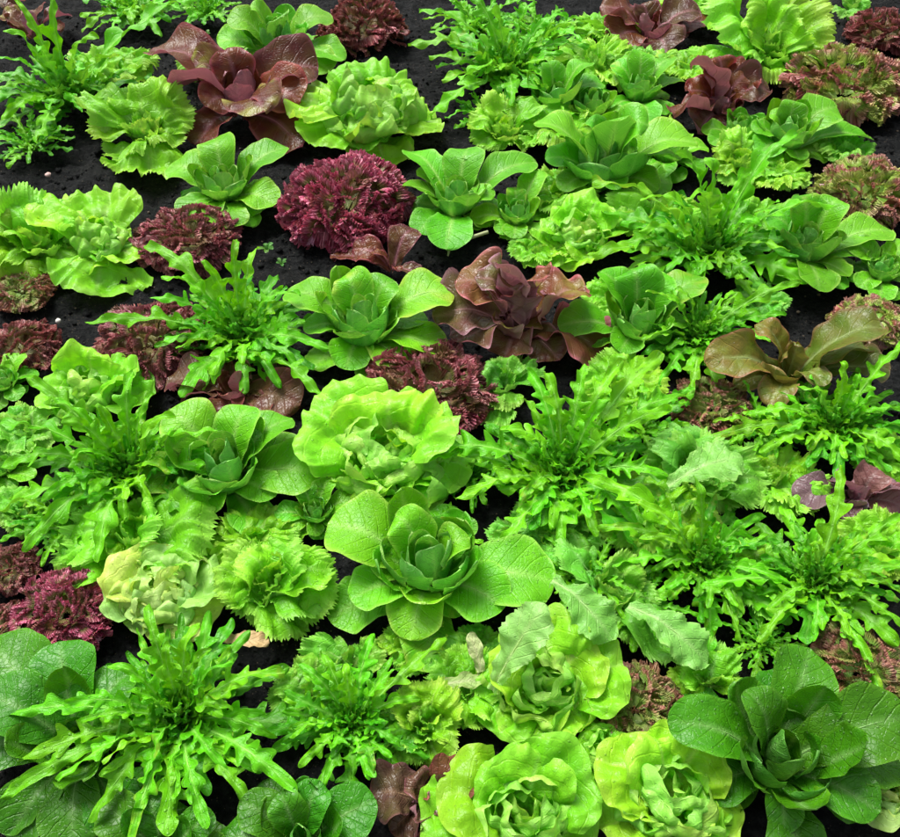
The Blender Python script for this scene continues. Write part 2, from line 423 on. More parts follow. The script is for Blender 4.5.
for _n in ('lollo', 'lollodark', 'lollomauve', 'lollogreen', 'lollobrown'):
    for _k in PAL[_n]:
        if _k != 'k': PAL[_n][_k] = np.minimum(PAL[_n][_k] * np.array([1.3, 1.25, 1.25]), .8)
for _n in ('romaine', 'romaine_heart', 'dark', 'oak', 'oakdeep', 'frilly', 'frillydeep', 'butter', 'butterpale'):
    for _k in PAL[_n]: PAL[_n][_k] = np.minimum(PAL[_n][_k] * np.array([1.05, 1.14, 1.0]) * (.80 if _n == 'dark' else 1.0), .82)
def lerp_pal(a, b, f): return {k: a[k] * (1 - f) + b[k] * f for k in a}
def base_of(px, py, R, hz):
    p = at(px, py, hz * R)
    return np.array([p[0], p[1], 0.0])

def add_leaf(root, bend, W, rng, P, mat, ribbed=True, thick=.05, **k):
    o = make_obj('leaf', [strap_leaf(bend, W, rng, P, **k)], MAT[mat], root)
    if ribbed:
        make_obj('midrib', [rib_strip(bend, W, rng, P['rib'], thick=thick)], MAT[mat], o)
    return o

def start(kind, px, py, w, label, group, hz=.4, size=None):
    N_BUILT[0] += 1
    rng = np.random.RandomState(1000 + int(px) * 7 + int(py) * 13)
    R = metres(px, py, w / 2)
    b = base_of(px, py, R, hz)
    root = thing(kind, label, 'lettuce', group, b)
    return rng, R, b, root

def tip_list(tips, b, R, zf, cy=None):
    out = []
    for tp in tips:
        z = (tp[2] if len(tp) > 2 else zf) * R
        if cy is not None and tp[1] < cy: z *= 1.0 + .42 * min(1.0, (cy - tp[1]) / 40.0)     # leaves at the back of a plant stand more upright
        p = at(tp[0], tp[1], z) - b
        out.append((p, tp[3] if len(tp) > 3 else 1.0))
    return out

def ring_tips(rng, n, r, z, jr=.12, jz=.2, a0=None):
    a0 = rng.uniform(0, 6.28) if a0 is None else a0
    return [polar(a0 + i * 2 * PI / n + rng.uniform(-.22, .22), r * rng.uniform(1 - jr, 1 + jr), z * rng.uniform(1 - jz, 1 + jz)) for i in range(n)]

# ------- cos / romaine: smooth oval leaves around an upright heart
def romaine(px, py, w, label, tips=None, P='romaine', PH='romaine_heart', mat='romaine', n=7, zf=.36, heart=1.0, hz=.4, mid=5, group='green romaine lettuces', wid=.275, name='romaine_lettuce', heart_h=.62, blister=.0012, bl=.012):
    rng, R, b, root = start(name, px, py, w, label, group, hz)
    P = PAL[P]; PH = PAL[PH]
    T = tip_list(tips, b, R, zf, py) if tips else [(t, 1.0) for t in ring_tips(rng, n, R, zf * R)]
    for t, wf in T:
        L = np.linalg.norm(t)
        a = az_of(t)
        B = polar(a, .05 * R, .02 * R)
        C = np.array([t[0] * .42, t[1] * .42, max(t[2] * 1.0, .22 * R) + .10 * R])
        bd = Bend(B, C, t, roll=rng.uniform(-.18, .18), twist=rng.uniform(-.25, .25), droop=rng.uniform(0, .10))
        add_leaf(root, bd, min(wid * 1.08 * L, .36 * R) * wf ** .6 * rng.uniform(.95, 1.08), rng, P, mat, cup=rng.uniform(.6, 1.0), cup_tip=rng.uniform(.0, .4), wave=.05,
                 blister=blister, blister_l=bl, pet=.30, tipw=.60, nt=32, nu=17, edge_light=.55)
    for t in ring_tips(rng, 5, .84 * R, .13 * R, .15, .4):
        bd = Bend(polar(az_of(t), .05 * R, .02 * R), np.array([t[0] * .45, t[1] * .45, .20 * R]), t, roll=rng.uniform(-.25, .25), twist=rng.uniform(-.25, .25))
        add_leaf(root, bd, .27 * R, rng, P, mat, ribbed=False, cup=.5, cup_tip=.0, wave=.10, blister=blister, blister_l=bl, pet=.30, tipw=.6, nt=26, nu=13, edge_light=.5)
    for i, t in enumerate(ring_tips(rng, mid, .52 * R, .68 * R)):
        a = az_of(t)
        C = polar(a, .42 * R, .28 * R)
        bd = Bend(polar(a, .04 * R, .02 * R), C, t, roll=rng.uniform(-.2, .2), twist=rng.uniform(-.2, .2))
        add_leaf(root, bd, .27 * R * rng.uniform(.9, 1.1), rng, P, mat, ribbed=True, cup=1.3, cup_tip=.7, wave=.07, blister=.0012, pet=.4, tipw=.5, nt=28, nu=15, edge_light=.6)
    H = heart_h * R * heart * 1.12
    nh = 9
    for i in range(nh):
        f = i / (nh - 1)
        a = i * 2.4 + rng.uniform(-.2, .2) + px
        rt = R * (.44 * (1 - f) + .05)
        tip = polar(a, rt * .9, H * (.82 + .20 * f + rng.uniform(-.05, .05)))
        C = polar(a, (.50 - .32 * f) * R, .36 * H)
        bd = Bend(polar(a, .03 * R, .02 * R), C, tip, az=a, roll=rng.uniform(-.15, .15))
        o = make_obj('heart_leaf', [strap_leaf(bd, (.31 - .13 * f) * R, rng, lerp_pal(P, PH, min(1, .35 + f)), nt=28, nu=19, cup=1.25, cup_tip=1.1 + .3 * f, wave=.07, blister=.0014, pet=.6, tipw=.62, edge_light=.9, mottle=False)], MAT[mat], root)
    return root

# ------- oak leaf: long narrow lobed tongues around a dense tuft
def oakleaf(px, py, w, label, tips=None, P='oak', n=16, zf=.42, hz=.30, midn=30, group='green oakleaf lettuces', name='oakleaf_lettuce', wf=1.0, heartn=34, lob=4, tuft=1.0):
    rng, R, b, root = start(name, px, py, w, label, group, hz)
    P0 = PAL[P]; PD = PAL['oakdeep']
    T = tip_list(tips, b, R, zf, py) if tips else [(t, 1.0) for t in ring_tips(rng, n, R, zf * R, .2, .35)]
    for t, k in T:
        L = np.linalg.norm(t); a = az_of(t)
        C = np.array([t[0] * .42, t[1] * .42, t[2] * .85 + .20 * R])
        bd = Bend(polar(a, .03 * R, .03 * R), C, t, roll=rng.uniform(-.35, .35), twist=rng.uniform(-.5, .5), droop=rng.uniform(-.02, .10), sway=rng.uniform(-.04, .04), sway_ph=rng.uniform(0, 3))
        add_leaf(root, bd, (.075 * L + .055 * R) * .86 * k ** .6 * wf ** .6 * rng.uniform(.85, 1.15), rng, P0, 'oak', thick=.09, nt=96, nu=13, lobes=int(rng.randint(lob - 1, lob + 2)), lobe_base=.25, lobe_amp=.64,
                 cup=rng.uniform(.5, 1.3), cup_tip=rng.uniform(-.3, .8), wave=.22, wave_n=3, blister=.0008, tipw=.86, rib=.13, skew=.55, edge_light=.35)
    for t in ring_tips(rng, 12, .86 * R, .20 * R, .2, .5):
        a = az_of(t); L = np.linalg.norm(t)
        bd = Bend(polar(a, .03 * R, .03 * R), np.array([t[0] * .45, t[1] * .45, t[2] + .12 * R]), t, roll=rng.uniform(-.4, .4), twist=rng.uniform(-.5, .5), sway=rng.uniform(-.08, .08))
        add_leaf(root, bd, (.09 * L + .04 * R) * rng.uniform(.9, 1.25), rng, PD if rng.rand() < .5 else P0, 'oak', ribbed=False, nt=80, nu=11, lobes=4, lobe_base=.34, lobe_amp=.62, cup=rng.uniform(.2, .9), cup_tip=rng.uniform(-.5, .3), wave=.2, blister=.0008, tipw=.84, rib=.13, edge_light=.3)
    for t in ring_tips(rng, midn, .62 * R, .40 * R, .35, .4):
        a = az_of(t); L = np.linalg.norm(t)
        C = np.array([t[0] * .5, t[1] * .5, t[2] * .6 + .10 * R])
        bd = Bend(polar(a, .03 * R, .03 * R), C, t, roll=rng.uniform(-.5, .5), twist=rng.uniform(-.7, .7), droop=rng.uniform(0, .15), sway=rng.uniform(-.1, .1), sway_ph=rng.uniform(0, 3))
        add_leaf(root, bd, .105 * R * wf ** .6 * rng.uniform(.8, 1.2), rng, P0 if rng.rand() < .5 else PD, 'oak', ribbed=False, nt=58, nu=11, lobes=4, lobe_base=.25, lobe_amp=.64,
                 cup=rng.uniform(.3, 1.0), cup_tip=rng.uniform(-.4, .6), wave=.2, blister=.0008, tipw=.84, rib=.13, edge_light=.3)
    pcs = []
    for i in range(heartn):
        f = i / heartn
        a = i * 2.39996
        r = R * (.07 + .30 * (1 - f)) * rng.uniform(.7, 1.2) * tuft; z = R * (.30 + .22 * f) * rng.uniform(.8, 1.15)
        t = polar(a, r, z)
        bd = Bend(polar(a, .02 * R, .05 * R), np.array([t[0] * .45, t[1] * .45, z * .75]), t, az=a, roll=rng.uniform(-.6, .6), twist=rng.uniform(-.8, .8), sway=rng.uniform(-.12, .12))
        pcs.append(strap_leaf(bd, .075 * R * rng.uniform(.7, 1.25), rng, PD if rng.rand() < .6 else P0, nt=36, nu=9, lobes=3, lobe_base=.34, lobe_amp=.7, cup=rng.uniform(.4, 1.3), cup_tip=rng.uniform(-.4, .8), wave=.25, tipw=.8, edge_light=.3))
    make_obj('heart', pcs, MAT['oak'], root)
    return root

# ------- butterhead: soft crumpled bowls folded into a loose ball
def butterhead(px, py, w, label, P='butter', tips=None, n=7, zf=.22, hz=.35, hn=16, group='butterhead lettuces', mat='butter', open_=.4, ball=.74, hh=.66, name='butterhead_lettuce', outerP=None):
    rng, R, b, root = start(name, px, py, w, label, group, hz)
    PO = PAL[outerP or P]; P = PAL[P]
    T = tip_list(tips, b, R, zf, py) if tips else [(t, 1.0) for t in ring_tips(rng, n, R, zf * R)]
    for t, k in T:
        a = az_of(t); L = np.linalg.norm(t)
        C = np.array([t[0] * .45, t[1] * .45, t[2] + .14 * R])
        bd = Bend(polar(a, .03 * R, .02 * R), C, t, roll=rng.uniform(-.2, .2), twist=rng.uniform(-.2, .2))
        p = fan_leaf(bd, rng, PO, nr=26, nph=64, phm=1.05, wide=.80 * k, cup=.5, cup_tip=.1, ruffle=.04, lam=.05, crumple=.12, blister=.0055, blister_l=.021, pet=.5, fine=.35, edge_mix=.35, edge_at=.86, loops=.25)
        make_obj('leaf', [p], MAT[mat], root)
    for i in range(hn):
        f = i / (hn - 1)
        a = i * 2.39996 + py
        rt = ball * R * (.95 - .75 * f) * (.35 + .65 * open_) * rng.uniform(.8, 1.2)
        z = hh * R * (.72 + .36 * f) * rng.uniform(.92, 1.08)
        tip = polar(a, rt, z)
        C = polar(a, ball * R * (1.22 - .62 * f), z * (.50 + .25 * f))
        bd = Bend(polar(a, .03 * R, .03 * R), C, tip, az=a, roll=rng.uniform(-.25, .25), twist=rng.uniform(-.35, .35))
        p = fan_leaf(bd, rng, P, nr=24, nph=60, phm=1.15, wide=.86 * (1 - .2 * f) * rng.uniform(.85, 1.15), cup=1.25, cup_tip=1.2, ruffle=.05, lam=.045, crumple=.16, blister=.0058, blister_l=.020, pet=.6,
                     fine=.4, edge_mix=.45, edge_at=.84, loops=.4, ruffle_pow=1.8)
        make_obj('leaf' if i < hn - 4 else 'heart_leaf', [p], MAT[mat], root)
    for i in range(5):
        a = i * 2.39996 + px
        tip = polar(a, R * rng.uniform(.02, .16), hh * R * rng.uniform(.78, .98))
        bd = Bend(polar(a, .02 * R, .03 * R), polar(a, R * .30, hh * R * .55), tip, az=a, roll=rng.uniform(-.3, .3), twist=rng.uniform(-.5, .5))
        make_obj('heart_leaf', [fan_leaf(bd, rng, P, nr=20, nph=50, phm=1.1, wide=.62, cup=1.4, cup_tip=1.5, ruffle=.05, lam=.045, crumple=.15, blister=.003, blister_l=.018, pet=.6, edge_mix=.5, edge_at=.84, loops=.4)], MAT[mat], root)
    return root

# ------- batavia / frilly: broad toothed leaves with curled margins
def frilly(px, py, w, label, P='frilly', tips=None, n=9, zf=.38, hz=.35, hn=9, group='frilly green lettuces', name='frilly_lettuce', ruff=.05, lam=.30, wide=.76, mat='frilly', serr=.09):
    rng, R, b, root = start(name, px, py, w, label, group, hz)
    P = PAL[P]; lam = lam * R
    T = tip_list(tips, b, R, zf, py) if tips else [(t, 1.0) for t in ring_tips(rng, n, R, zf * R)]
    for t, k in T:
        a = az_of(t); L = np.linalg.norm(t)
        C = np.array([t[0] * .42, t[1] * .42, t[2] * .9 + .16 * R])
        bd = Bend(polar(a, .03 * R, .02 * R), C, t, roll=rng.uniform(-.3, .3), twist=rng.uniform(-.3, .3), droop=rng.uniform(0, .1))
        p = fan_leaf(bd, rng, P, nr=22, nph=130, phm=1.0, wide=wide * k, cup=.5, cup_tip=-.2, ruffle=ruff, lam=lam, crumple=.16, blister=.0035, blister_l=.014, pet=.35, fine=.34,
                     edge_mix=.75, edge_at=.80, loops=.4, serr=serr, serr_n=26, ruffle_pow=3.5, fmul=4.6, fpow=7)
        o = make_obj('leaf', [p], MAT[mat], root)
        make_obj('midrib', [rib_strip(bd, .32 * L, rng, P['rib'], .6)], MAT[mat], o)
    for i in range(hn):
        f = i / max(hn - 1, 1)
        a = i * 2.39996 + px
        r = R * (.62 - .52 * f) * rng.uniform(.85, 1.15); z = R * (.42 + .20 * f)
        t = polar(a, r, z)
        bd = Bend(polar(a, .02 * R, .03 * R), polar(a, r * .75, z * .45), t, az=a, roll=rng.uniform(-.35, .35), twist=rng.uniform(-.4, .4))
        p = fan_leaf(bd, rng, P, nr=20, nph=120, phm=1.05, wide=.72, cup=1.0, cup_tip=.4, ruffle=ruff * 1.5, lam=lam * .9, crumple=.12, blister=.0025, blister_l=.012, pet=.4, fine=.34,
                     edge_mix=.8, edge_at=.78, loops=.45, serr=serr, serr_n=24, ruffle_pow=3.2, fmul=4.6, fpow=6)
        make_obj('leaf' if i < hn - 3 else 'heart_leaf', [p], MAT[mat], root)
    return root

# ------- lollo: a low dome of finely crimped fans
def lollo(px, py, w, label, P='lollo', n=44, hz=.30, dome=.62, group='frizzy red lettuces', name='frizzy_lettuce', sq=1.0, out=11):
    dome *= 1.15
    rng, R, b, root = start(name, px, py, w, label, group, hz)
    P = PAL[P]
    rz = R * dome
    def fan(a, r, z, wide):
        t = polar(a, r, z); t[1] *= sq
        aa = az_of(t)
        bd = Bend(polar(aa, .02 * R, .02 * R), np.array([t[0] * .55, t[1] * .55, z * .8 + .12 * R]), t, az=aa, roll=rng.uniform(-.4, .4), twist=rng.uniform(-.5, .5), droop=rng.uniform(0, .2))
        return fan_leaf(bd, rng, P, nr=16, nph=170, phm=1.05, wide=wide, cup=.6, cup_tip=-.6, ruffle=.055, lam=.055 * R, crumple=.14, blister=.002, pet=.4, fine=.7,
                        edge_mix=1.0, edge_at=.50, loops=1.0, serr=.05, serr_n=40, ruffle_pow=4)
    for i in range(out):
        a = i * 2 * PI / out + rng.uniform(-.2, .2)
        make_obj('leaf', [fan(a, R * rng.uniform(.80, .97), rz * rng.uniform(.2, .4), .62)], MAT['lollo'], root)
    # inner leaves: only their crimped margins and a little of the blade show; each is a curling band over the dome
    pcs = []
    nb = int(n * 2.3)
    for i in range(nb):
        f = (i + .5) / nb
        a0 = i * 2.39996 + rng.uniform(-.4, .4)
        el0 = math.asin(min(.99, f ** .85)) * .97
        nl = 250; nw = 5
        s_ = np.linspace(0, 1, nl); Ls = R * rng.uniform(.38, .62)
        hd = rng.uniform(0, 6.28) + 2.6 * np.cumsum(vnoise(s_ * 5 + rng.uniform(0, 99), s_ * 0 + i, 4)) / nl * 5
        px_ = np.cumsum(np.cos(hd)) * Ls / nl; py_ = np.cumsum(np.sin(hd)) * Ls / nl
        px_ -= px_.mean(); py_ -= py_.mean()
        d0 = np.array([math.cos(a0) * math.cos(el0), math.sin(a0) * math.cos(el0), math.sin(el0)])
        e1 = np.cross([0, 0, 1.0], d0); e1 /= max(np.linalg.norm(e1), 1e-6); e2 = np.cross(d0, e1)
        c = d0 * R * .84 + px_[:, None] * e1 + py_[:, None] * e2
        c /= np.linalg.norm(c, axis=1)[:, None]
        lat = np.stack([-np.sin(hd), np.cos(hd)], -1); lat = lat[:, :1] * e1 + lat[:, 1:] * e2
        alo = np.stack([np.cos(hd), np.sin(hd)], -1); alo = alo[:, :1] * e1 + alo[:, 1:] * e2
        W_ = np.linspace(0, 1, nw)
        S_, E_ = np.meshgrid(s_, W_, indexing='ij')
        rad = .74 + .19 * E_ + .05 * vnoise(S_ * 4 + i, E_ * 0 + i * 1.7, 6) + rng.uniform(-.09, .08) + .17 * vnoise(c[:, 0] * 2.2 + px, c[:, 1] * 2.2 + c[:, 2] + py, 21)[:, None]
        base_ = c[:, None, :] * rad[..., None] * np.array([R, R * sq, rz])
        lam = .031 * R * rng.uniform(.8, 1.35); arc = S_ * Ls
        jt = 3.5 * vnoise(arc / lam * .4 + i * 3.3, E_, 8)
        am = .027 * R * E_ ** 1.1 * (.8 + .5 * vnoise(arc / lam * .5, E_ * 0 + i, 9))
        k1 = arc / lam * 6.28 + jt + i
        lean = rng.uniform(-.10, .10) * R * E_ ** 2
        v = base_ + lat[:, None, :] * (am * (np.sin(k1) + .5 * np.sin(1.8 * k1 + 1 + jt)) + lean)[..., None] \
            + alo[:, None, :] * (am * .7 * np.cos(k1 * 1.0 + .7))[..., None] + (c[:, None, :]) * (am * .55 * np.sin(1.7 * k1 + 2 * jt))[..., None]
        v[..., 2] += .05 * R
        nz = np.clip(.5 + .6 * vnoise(S_ * 6 + i, E_ * 2, 10), 0, 1)
        col = lerp(P['base'], P['alt'], nz)
        col = lerp(P['inner'], col, sstep(.0, .45, E_))
        ed = sstep(.30, .85, E_ + .25 * vnoise(S_ * 5 + i, E_, 11))
        kk = P.get('k', 1.0); ed = ed * np.clip(kk + (1.1 + 1.8 * (1 - kk)) * vnoise(c[:, 0] * 3 + py, c[:, 1] * 3 + px, 31)[:, None], .12, 1)
        col = lerp(col, P['edge'], ed)
        col = lerp(col, P['edge2'], np.clip(ed * sstep(-.15, .5, vnoise(S_ * 22 + i * 2, E_ * 2, 12)), 0, 1))
        col = col * rng.uniform(.75, 1.2)
        o_ = rng.uniform(0, 9)
        pcs.append((v.reshape(-1, 3), grid_quads(nl, nw), col.reshape(-1, 3), np.stack([E_ * .3 + .1, S_], -1).reshape(-1, 2), np.stack([arc + o_, E_ * .2 * R + o_], -1).reshape(-1, 2)))
    make_obj('frilled_head', pcs, MAT['lollo'], root)
    return root

# ------- red cos: upright wavy red leaves, paler underneath
def redcos(px, py, w, label, tips=None, P='red', n=8, zf=.38, hz=.35, hn=5, group='red romaine lettuces', name='red_lettuce', wid=.32, wave=.11, mat='red'):
    rng, R, b, root = start(name, px, py, w, label, group, hz)
    P = PAL[P]
    T = tip_list(tips, b, R, zf, py) if tips else [(t, 1.0) for t in ring_tips(rng, n, R, zf * R)]
    for t, k in T:
        a = az_of(t); L = np.linalg.norm(t)
        C = np.array([t[0] * .42, t[1] * .42, max(t[2], .2 * R) + .10 * R])
        bd = Bend(polar(a, .04 * R, .02 * R), C, t, roll=rng.uniform(-.35, .35), twist=rng.uniform(-.5, .5), droop=rng.uniform(0, .1))
        add_leaf(root, bd, min(wid * 1.12 * L, .42 * R) * k ** .7 * rng.uniform(.9, 1.1), rng, P, mat, cup=rng.uniform(.7, 1.3), cup_tip=rng.uniform(.0, .6), wave=wave, wave_n=2.0, blister=.0042, blister_l=.016, pet=.35, tipw=.6, nt=40, nu=21, edge_light=.7)
    for i in range(hn):
        f = i / max(hn - 1, 1); a = i * 2.4 + py
        t = polar(a, R * (.42 - .34 * f), R * (.52 + .08 * f))
        bd = Bend(polar(a, .03 * R, .02 * R), polar(a, (.42 - .2 * f) * R, .24 * R), t, az=a, roll=rng.uniform(-.3, .3), twist=rng.uniform(-.3, .3))
        make_obj('heart_leaf', [strap_leaf(bd, (.26 - .07 * f) * R, rng, P, cup=1.3, cup_tip=.9, wave=wave, blister=.003, pet=.5, tipw=.5, nt=34, nu=19, edge_light=.8)], MAT[mat], root)
    return root

def extra_leaf(root, bpx, tpx, zb, zt, wpx, P, mat, toothed=False, arch=.3, **k):
    """one leaf of a plant that grows from / to points the photograph shows"""
    b = np.array(root.location)
    B = at(bpx[0], bpx[1], zb) - b; T = at(tpx[0], tpx[1], zt) - b
    rng = np.random.RandomState(int(tpx[0] * 3 + tpx[1]))
    L = np.linalg.norm(T - B); C = (B + T) / 2 + np.array([0, 0, arch * L])
    W = metres(tpx[0], tpx[1], wpx / 2)
    bd = Bend(B, C, T, roll=k.pop('roll', 0.0), twist=k.pop('twist', 0.0))
    P = PAL[P]
    if toothed:
        pc = strap_leaf(bd, W, rng, P, nt=90, nu=17, cup=k.pop('cup', .35), cup_tip=-.3, wave=.14, wave_n=3, blister=.0035, blister_l=.016, pet=.26, tipw=.55, edge_light=.5, mottle=False, tooth=.16)
    else:
        pc = strap_leaf(bd, W, rng, P, nt=36, nu=17, cup=k.pop('cup', .6), cup_tip=.3, wave=.08, blister=.0018, pet=.35, tipw=.5, edge_light=.5, mottle=False)
    o = make_obj('leaf', [pc], MAT[mat], root)
    make_obj('midrib', [rib_strip(bd, W, rng, P['rib'])], MAT[mat], o)
    return o

# ================================================================== THE BED, plant by plant
# ---- romaine (little gem) rosettes
romaine(222, 462, 190, 'green romaine rosette right of the lowest-left oakleaf tangle, its bluish heart open like a rose',
        [(170, 408, .5, 1.2), (292, 416, .42, 1.05), (320, 470, .36, 1.05), (275, 496, .3), (197, 516, .34, 1.1), (133, 481, .36, .95), (160, 458, .5), (250, 404, .5), (302, 440, .25, .8)])
romaine(428, 560, 226, 'largest green romaine rosette, beside the pale butterhead, broad glossy leaves spread flat',
        [(327, 518, .42, 1.25), (556, 577, .36, 1.25), (505, 606, .36, 1.15), (410, 637, .32, 1.2), (350, 598, .36, 1.1), (470, 536, .5, .9), (395, 510, .52, .9), (460, 615, .2), (368, 560, .4)])
romaine(363, 318, 168, 'green romaine rosette between the spiky oakleaf and the pink red romaine',
        [(284, 286, .5), (345, 270, .55), (454, 286, .5, 1.1), (446, 348, .36, 1.15), (405, 366, .3, 1.1), (345, 366, .34), (303, 326, .4), (395, 276, .55), (428, 318, .3)])
romaine(223, 182, 122, 'small green romaine rosette on bare soil above the dusky red frizzy mound',
        [(167, 160, .42, 1.1), (215, 133, .6, 1.1), (287, 146, .48, 1.15), (178, 212, .35), (276, 200, .36, 1.1), (226, 228, .3), (200, 220, .3), (252, 225, .15, .8)])
romaine(457, 196, 122, 'green romaine rosette right of the bright magenta frizzy mound',
        [(408, 146, .5), (468, 144, .6), (536, 157, .5, 1.1), (399, 184, .42), (416, 232, .3), (446, 244, .36, 1.1), (495, 194, .5), (425, 160, .4), (490, 225, .2)])
romaine(518, 210, 88, 'small green romaine crowding the right side of a slightly bigger romaine',
        [(540, 170, .6), (514, 186, .6), (470, 216, .4), (514, 238, .34), (562, 245, .3), (498, 232, .3)], hz=.45)
romaine(605, 160, 176, 'broad green romaine with tall overlapping leaves behind the butterhead hidden in mid bed',
        [(534, 122, .55, 1.1), (588, 116, .62, 1.15), (620, 118, .7, 1.1), (650, 118, .66, 1.1), (699, 136, .55, 1.15), (682, 152, .5), (617, 190, .34), (545, 158, .42), (560, 185, .3), (660, 185, .3)])
romaine(640, 318, 150, 'green romaine whose right side is covered by oakleaf tongues, beside the pink red romaine',
        [(600, 272, .6, 1.1), (632, 264, .66, 1.1), (664, 268, .6), (703, 276, .5), (558, 322, .4), (620, 352, .36), (668, 342, .36), (690, 320, .4), (590, 345, .2)])
romaine(808, 242, 134, 'green romaine with large round leaves near the right edge below the longest oakleaf tongue',
        [(768, 214, .5, 1.1), (800, 192, .7, 1.2), (838, 198, .65, 1.1), (894, 226, .4, 1.1), (775, 274, .34), (820, 290, .36), (850, 276, .25), (880, 250, .3)])
romaine(884, 268, 84, 'partly seen green romaine cut by the right edge of the frame',
        [(850, 240, .5), (905, 240, .5), (880, 300, .3), (860, 285, .36), (915, 285, .3)])
romaine(788, 132, 120, 'green romaine with two long leaves reaching right toward the pinkish frizzy lettuce',
        [(793, 100, .6), (838, 104, .5, 1.1), (874, 130, .34, 1.15), (752, 130, .5), (760, 150, .4), (800, 160, .3), (770, 112, .55)])
romaine(277, 38, 132, 'green romaine near the top edge, just behind the red rosette',
        [(217, 42, .45, 1.1), (226, 18, .6), (250, 6, .65), (284, 16, .65), (332, 10, .5), (344, 54, .36), (330, 66, .3), (250, 55, .36), (300, 64, .25)])
romaine(314, 508, 82, 'smallest green romaine, wedged between two bigger rosettes and the pale crumpled butterhead',
        [(274, 512, .4), (300, 482, .6), (330, 478, .6), (356, 498, .5), (350, 528, .3), (315, 536, .3), (285, 530, .3)], hz=.5)
romaine(640, 88, 90, 'green romaine left of the dark maroon lettuce, upright leaves in a tight bunch',
        [(612, 62, .6), (640, 50, .7), (672, 56, .6), (684, 80, .4), (650, 118, .3), (610, 108, .3), (668, 112, .2)])
romaine(556, 92, 110, 'green lettuce with rounded leaves under the upper oakleaf tuft',
        [(520, 84, .5), (548, 62, .6), (592, 60, .65), (605, 82, .5), (540, 118, .3), (590, 120, .3), (515, 108, .3)], P='romaine', heart=.8)
romaine(2, 380, 72, 'partly seen green romaine leaf pair at the left edge beside the dull frizzy lettuce',
        [(38, 372, .4, 1.2), (22, 352, .5, 1.2), (20, 398, .3), (-20, 360, .5), (-20, 400, .3)])
romaine(0, 466, 70, 'romaine leaf fan at the left edge under the oakleaf tangle',
        [(30, 452, .5), (34, 478, .35, 1.2), (10, 492, .3), (-25, 450, .5), (-25, 480, .3)])
# ---- big dark cos
romaine(782, 752, 250, 'big dark green cos in the lower right corner with deeply veined spoon leaves',
        [(810, 648, .34, .95), (668, 720, .5, .7), (910, 716, .42, .95), (880, 812, .36, 1.1), (785, 832, .16, .9), (700, 790, .3), (905, 760, .3, 1.1), (745, 690, .5)],
        P='dark', PH='dark', mat='dark', wid=.25, blister=.0038, bl=.019, mid=5, group='dark cos lettuces', name='cos_lettuce', heart_h=.52, heart=.95, hz=.35)
romaine(72, 735, 210, 'dark green cos under the big spiky oakleaf at lower left, veined leaves lying flat',
        [(-12, 640, .35, 1.2), (60, 640, .42, 1.3), (128, 668, .36, 1.1), (-25, 745, .4, 1.2), (5, 835, .2, 1.2), (70, 850, .2, 1.1), (-20, 690, .42, 1.2), (130, 830, .2)],
        P='dark', PH='dark', mat='dark', wid=.25, blister=.0038, bl=.019, mid=4, group='dark cos lettuces', name='cos_lettuce', heart_h=.35)
romaine(298, 836, 170, 'dark green cos cut by the bottom edge beside the dusky brown lettuce',
        [(376, 800, .36, 1.3), (320, 780, .5, 1.1), (240, 800, .45, 1.1), (215, 836, .4), (372, 850, .3), (280, 790, .5)],
        P='dark', PH='romaine_heart', mat='dark', wid=.25, blister=.0038, bl=.019, mid=5, group='dark cos lettuces', name='cos_lettuce', heart_h=.5)
romaine(160, 850, 150, 'dark green cos leaves at the bottom edge below the big spiky oakleaf',
        [(100, 800, .4), (150, 785, .45), (215, 815, .4), (90, 850, .3), (230, 850, .3)], P='dark', PH='dark', mat='dark', wid=.25, blister=.0038, bl=.019, mid=4, group='dark cos lettuces', name='cos_lettuce', heart_h=.4)

# ---- oakleaf
oakleaf(178, 708, 270, 'largest spiky oakleaf lettuce, at lower left, with long tongues over dark cos leaves',
        [(144, 597, .62), (199, 616, .62), (104, 664, .55), (-8, 709, .5), (78, 721, .5), (57, 778, .42), (-2, 800, .42), (88, 820, .38), (127, 846, .36), (201, 830, .4), (176, 800, .36), (284, 668, .45), (232, 660, .5),
         (276, 734, .42), (248, 806, .36), (211, 650, .55), (232, 704, .5), (18, 758, .42), (120, 690, .6), (165, 640, .6), (300, 790, .4), (60, 700, .55), (150, 760, .45), (225, 770, .4)], lob=5)
oakleaf(352, 716, 180, 'green oakleaf lettuce with crinkled tufted middle, right of the largest spiky oakleaf',
        [(298, 662, .55, 1.3), (320, 650, .55), (376, 630, .5), (448, 637, .42, .8), (288, 734, .42), (300, 768, .4, 1.2), (326, 786, .36, 1.3), (368, 780, .36, 1.2), (402, 744, .4), (420, 700, .42), (345, 660, .6), (400, 665, .5)], wf=1.25)
oakleaf(128, 462, 240, 'spreading oakleaf tangle at the left edge, in front of the bright round butterhead',
        [(25, 378, .55), (131, 366, .62), (-5, 420, .5), (216, 428, .5), (176, 416, .6), (18, 544, .36, 1.2), (90, 556, .34, 1.4), (-8, 512, .4), (124, 516, .4), (-4, 460, .5), (60, 420, .6), (40, 500, .45, 1.2), (70, 455, .6), (170, 470, .5), (55, 400, .6), (100, 400, .6), (155, 395, .5), (150, 500, .4)], P='oak', wf=1.15)
oakleaf(238, 325, 210, 'spiky oakleaf lettuce over the mauve frizzy patch, its tongues crossing bare soil',
        [(86, 322, .45, .9), (182, 344, .38), (214, 382, .36, 1.2), (276, 382, .34, 1.2), (140, 234, .6), (236, 230, .72), (262, 240, .6), (190, 296, .5), (330, 398, .3), (330, 350, .4, 1.2), (160, 272, .6), (205, 260, .65), (300, 365, .35), (150, 300, .5), (300, 290, .5), (180, 320, .45)])
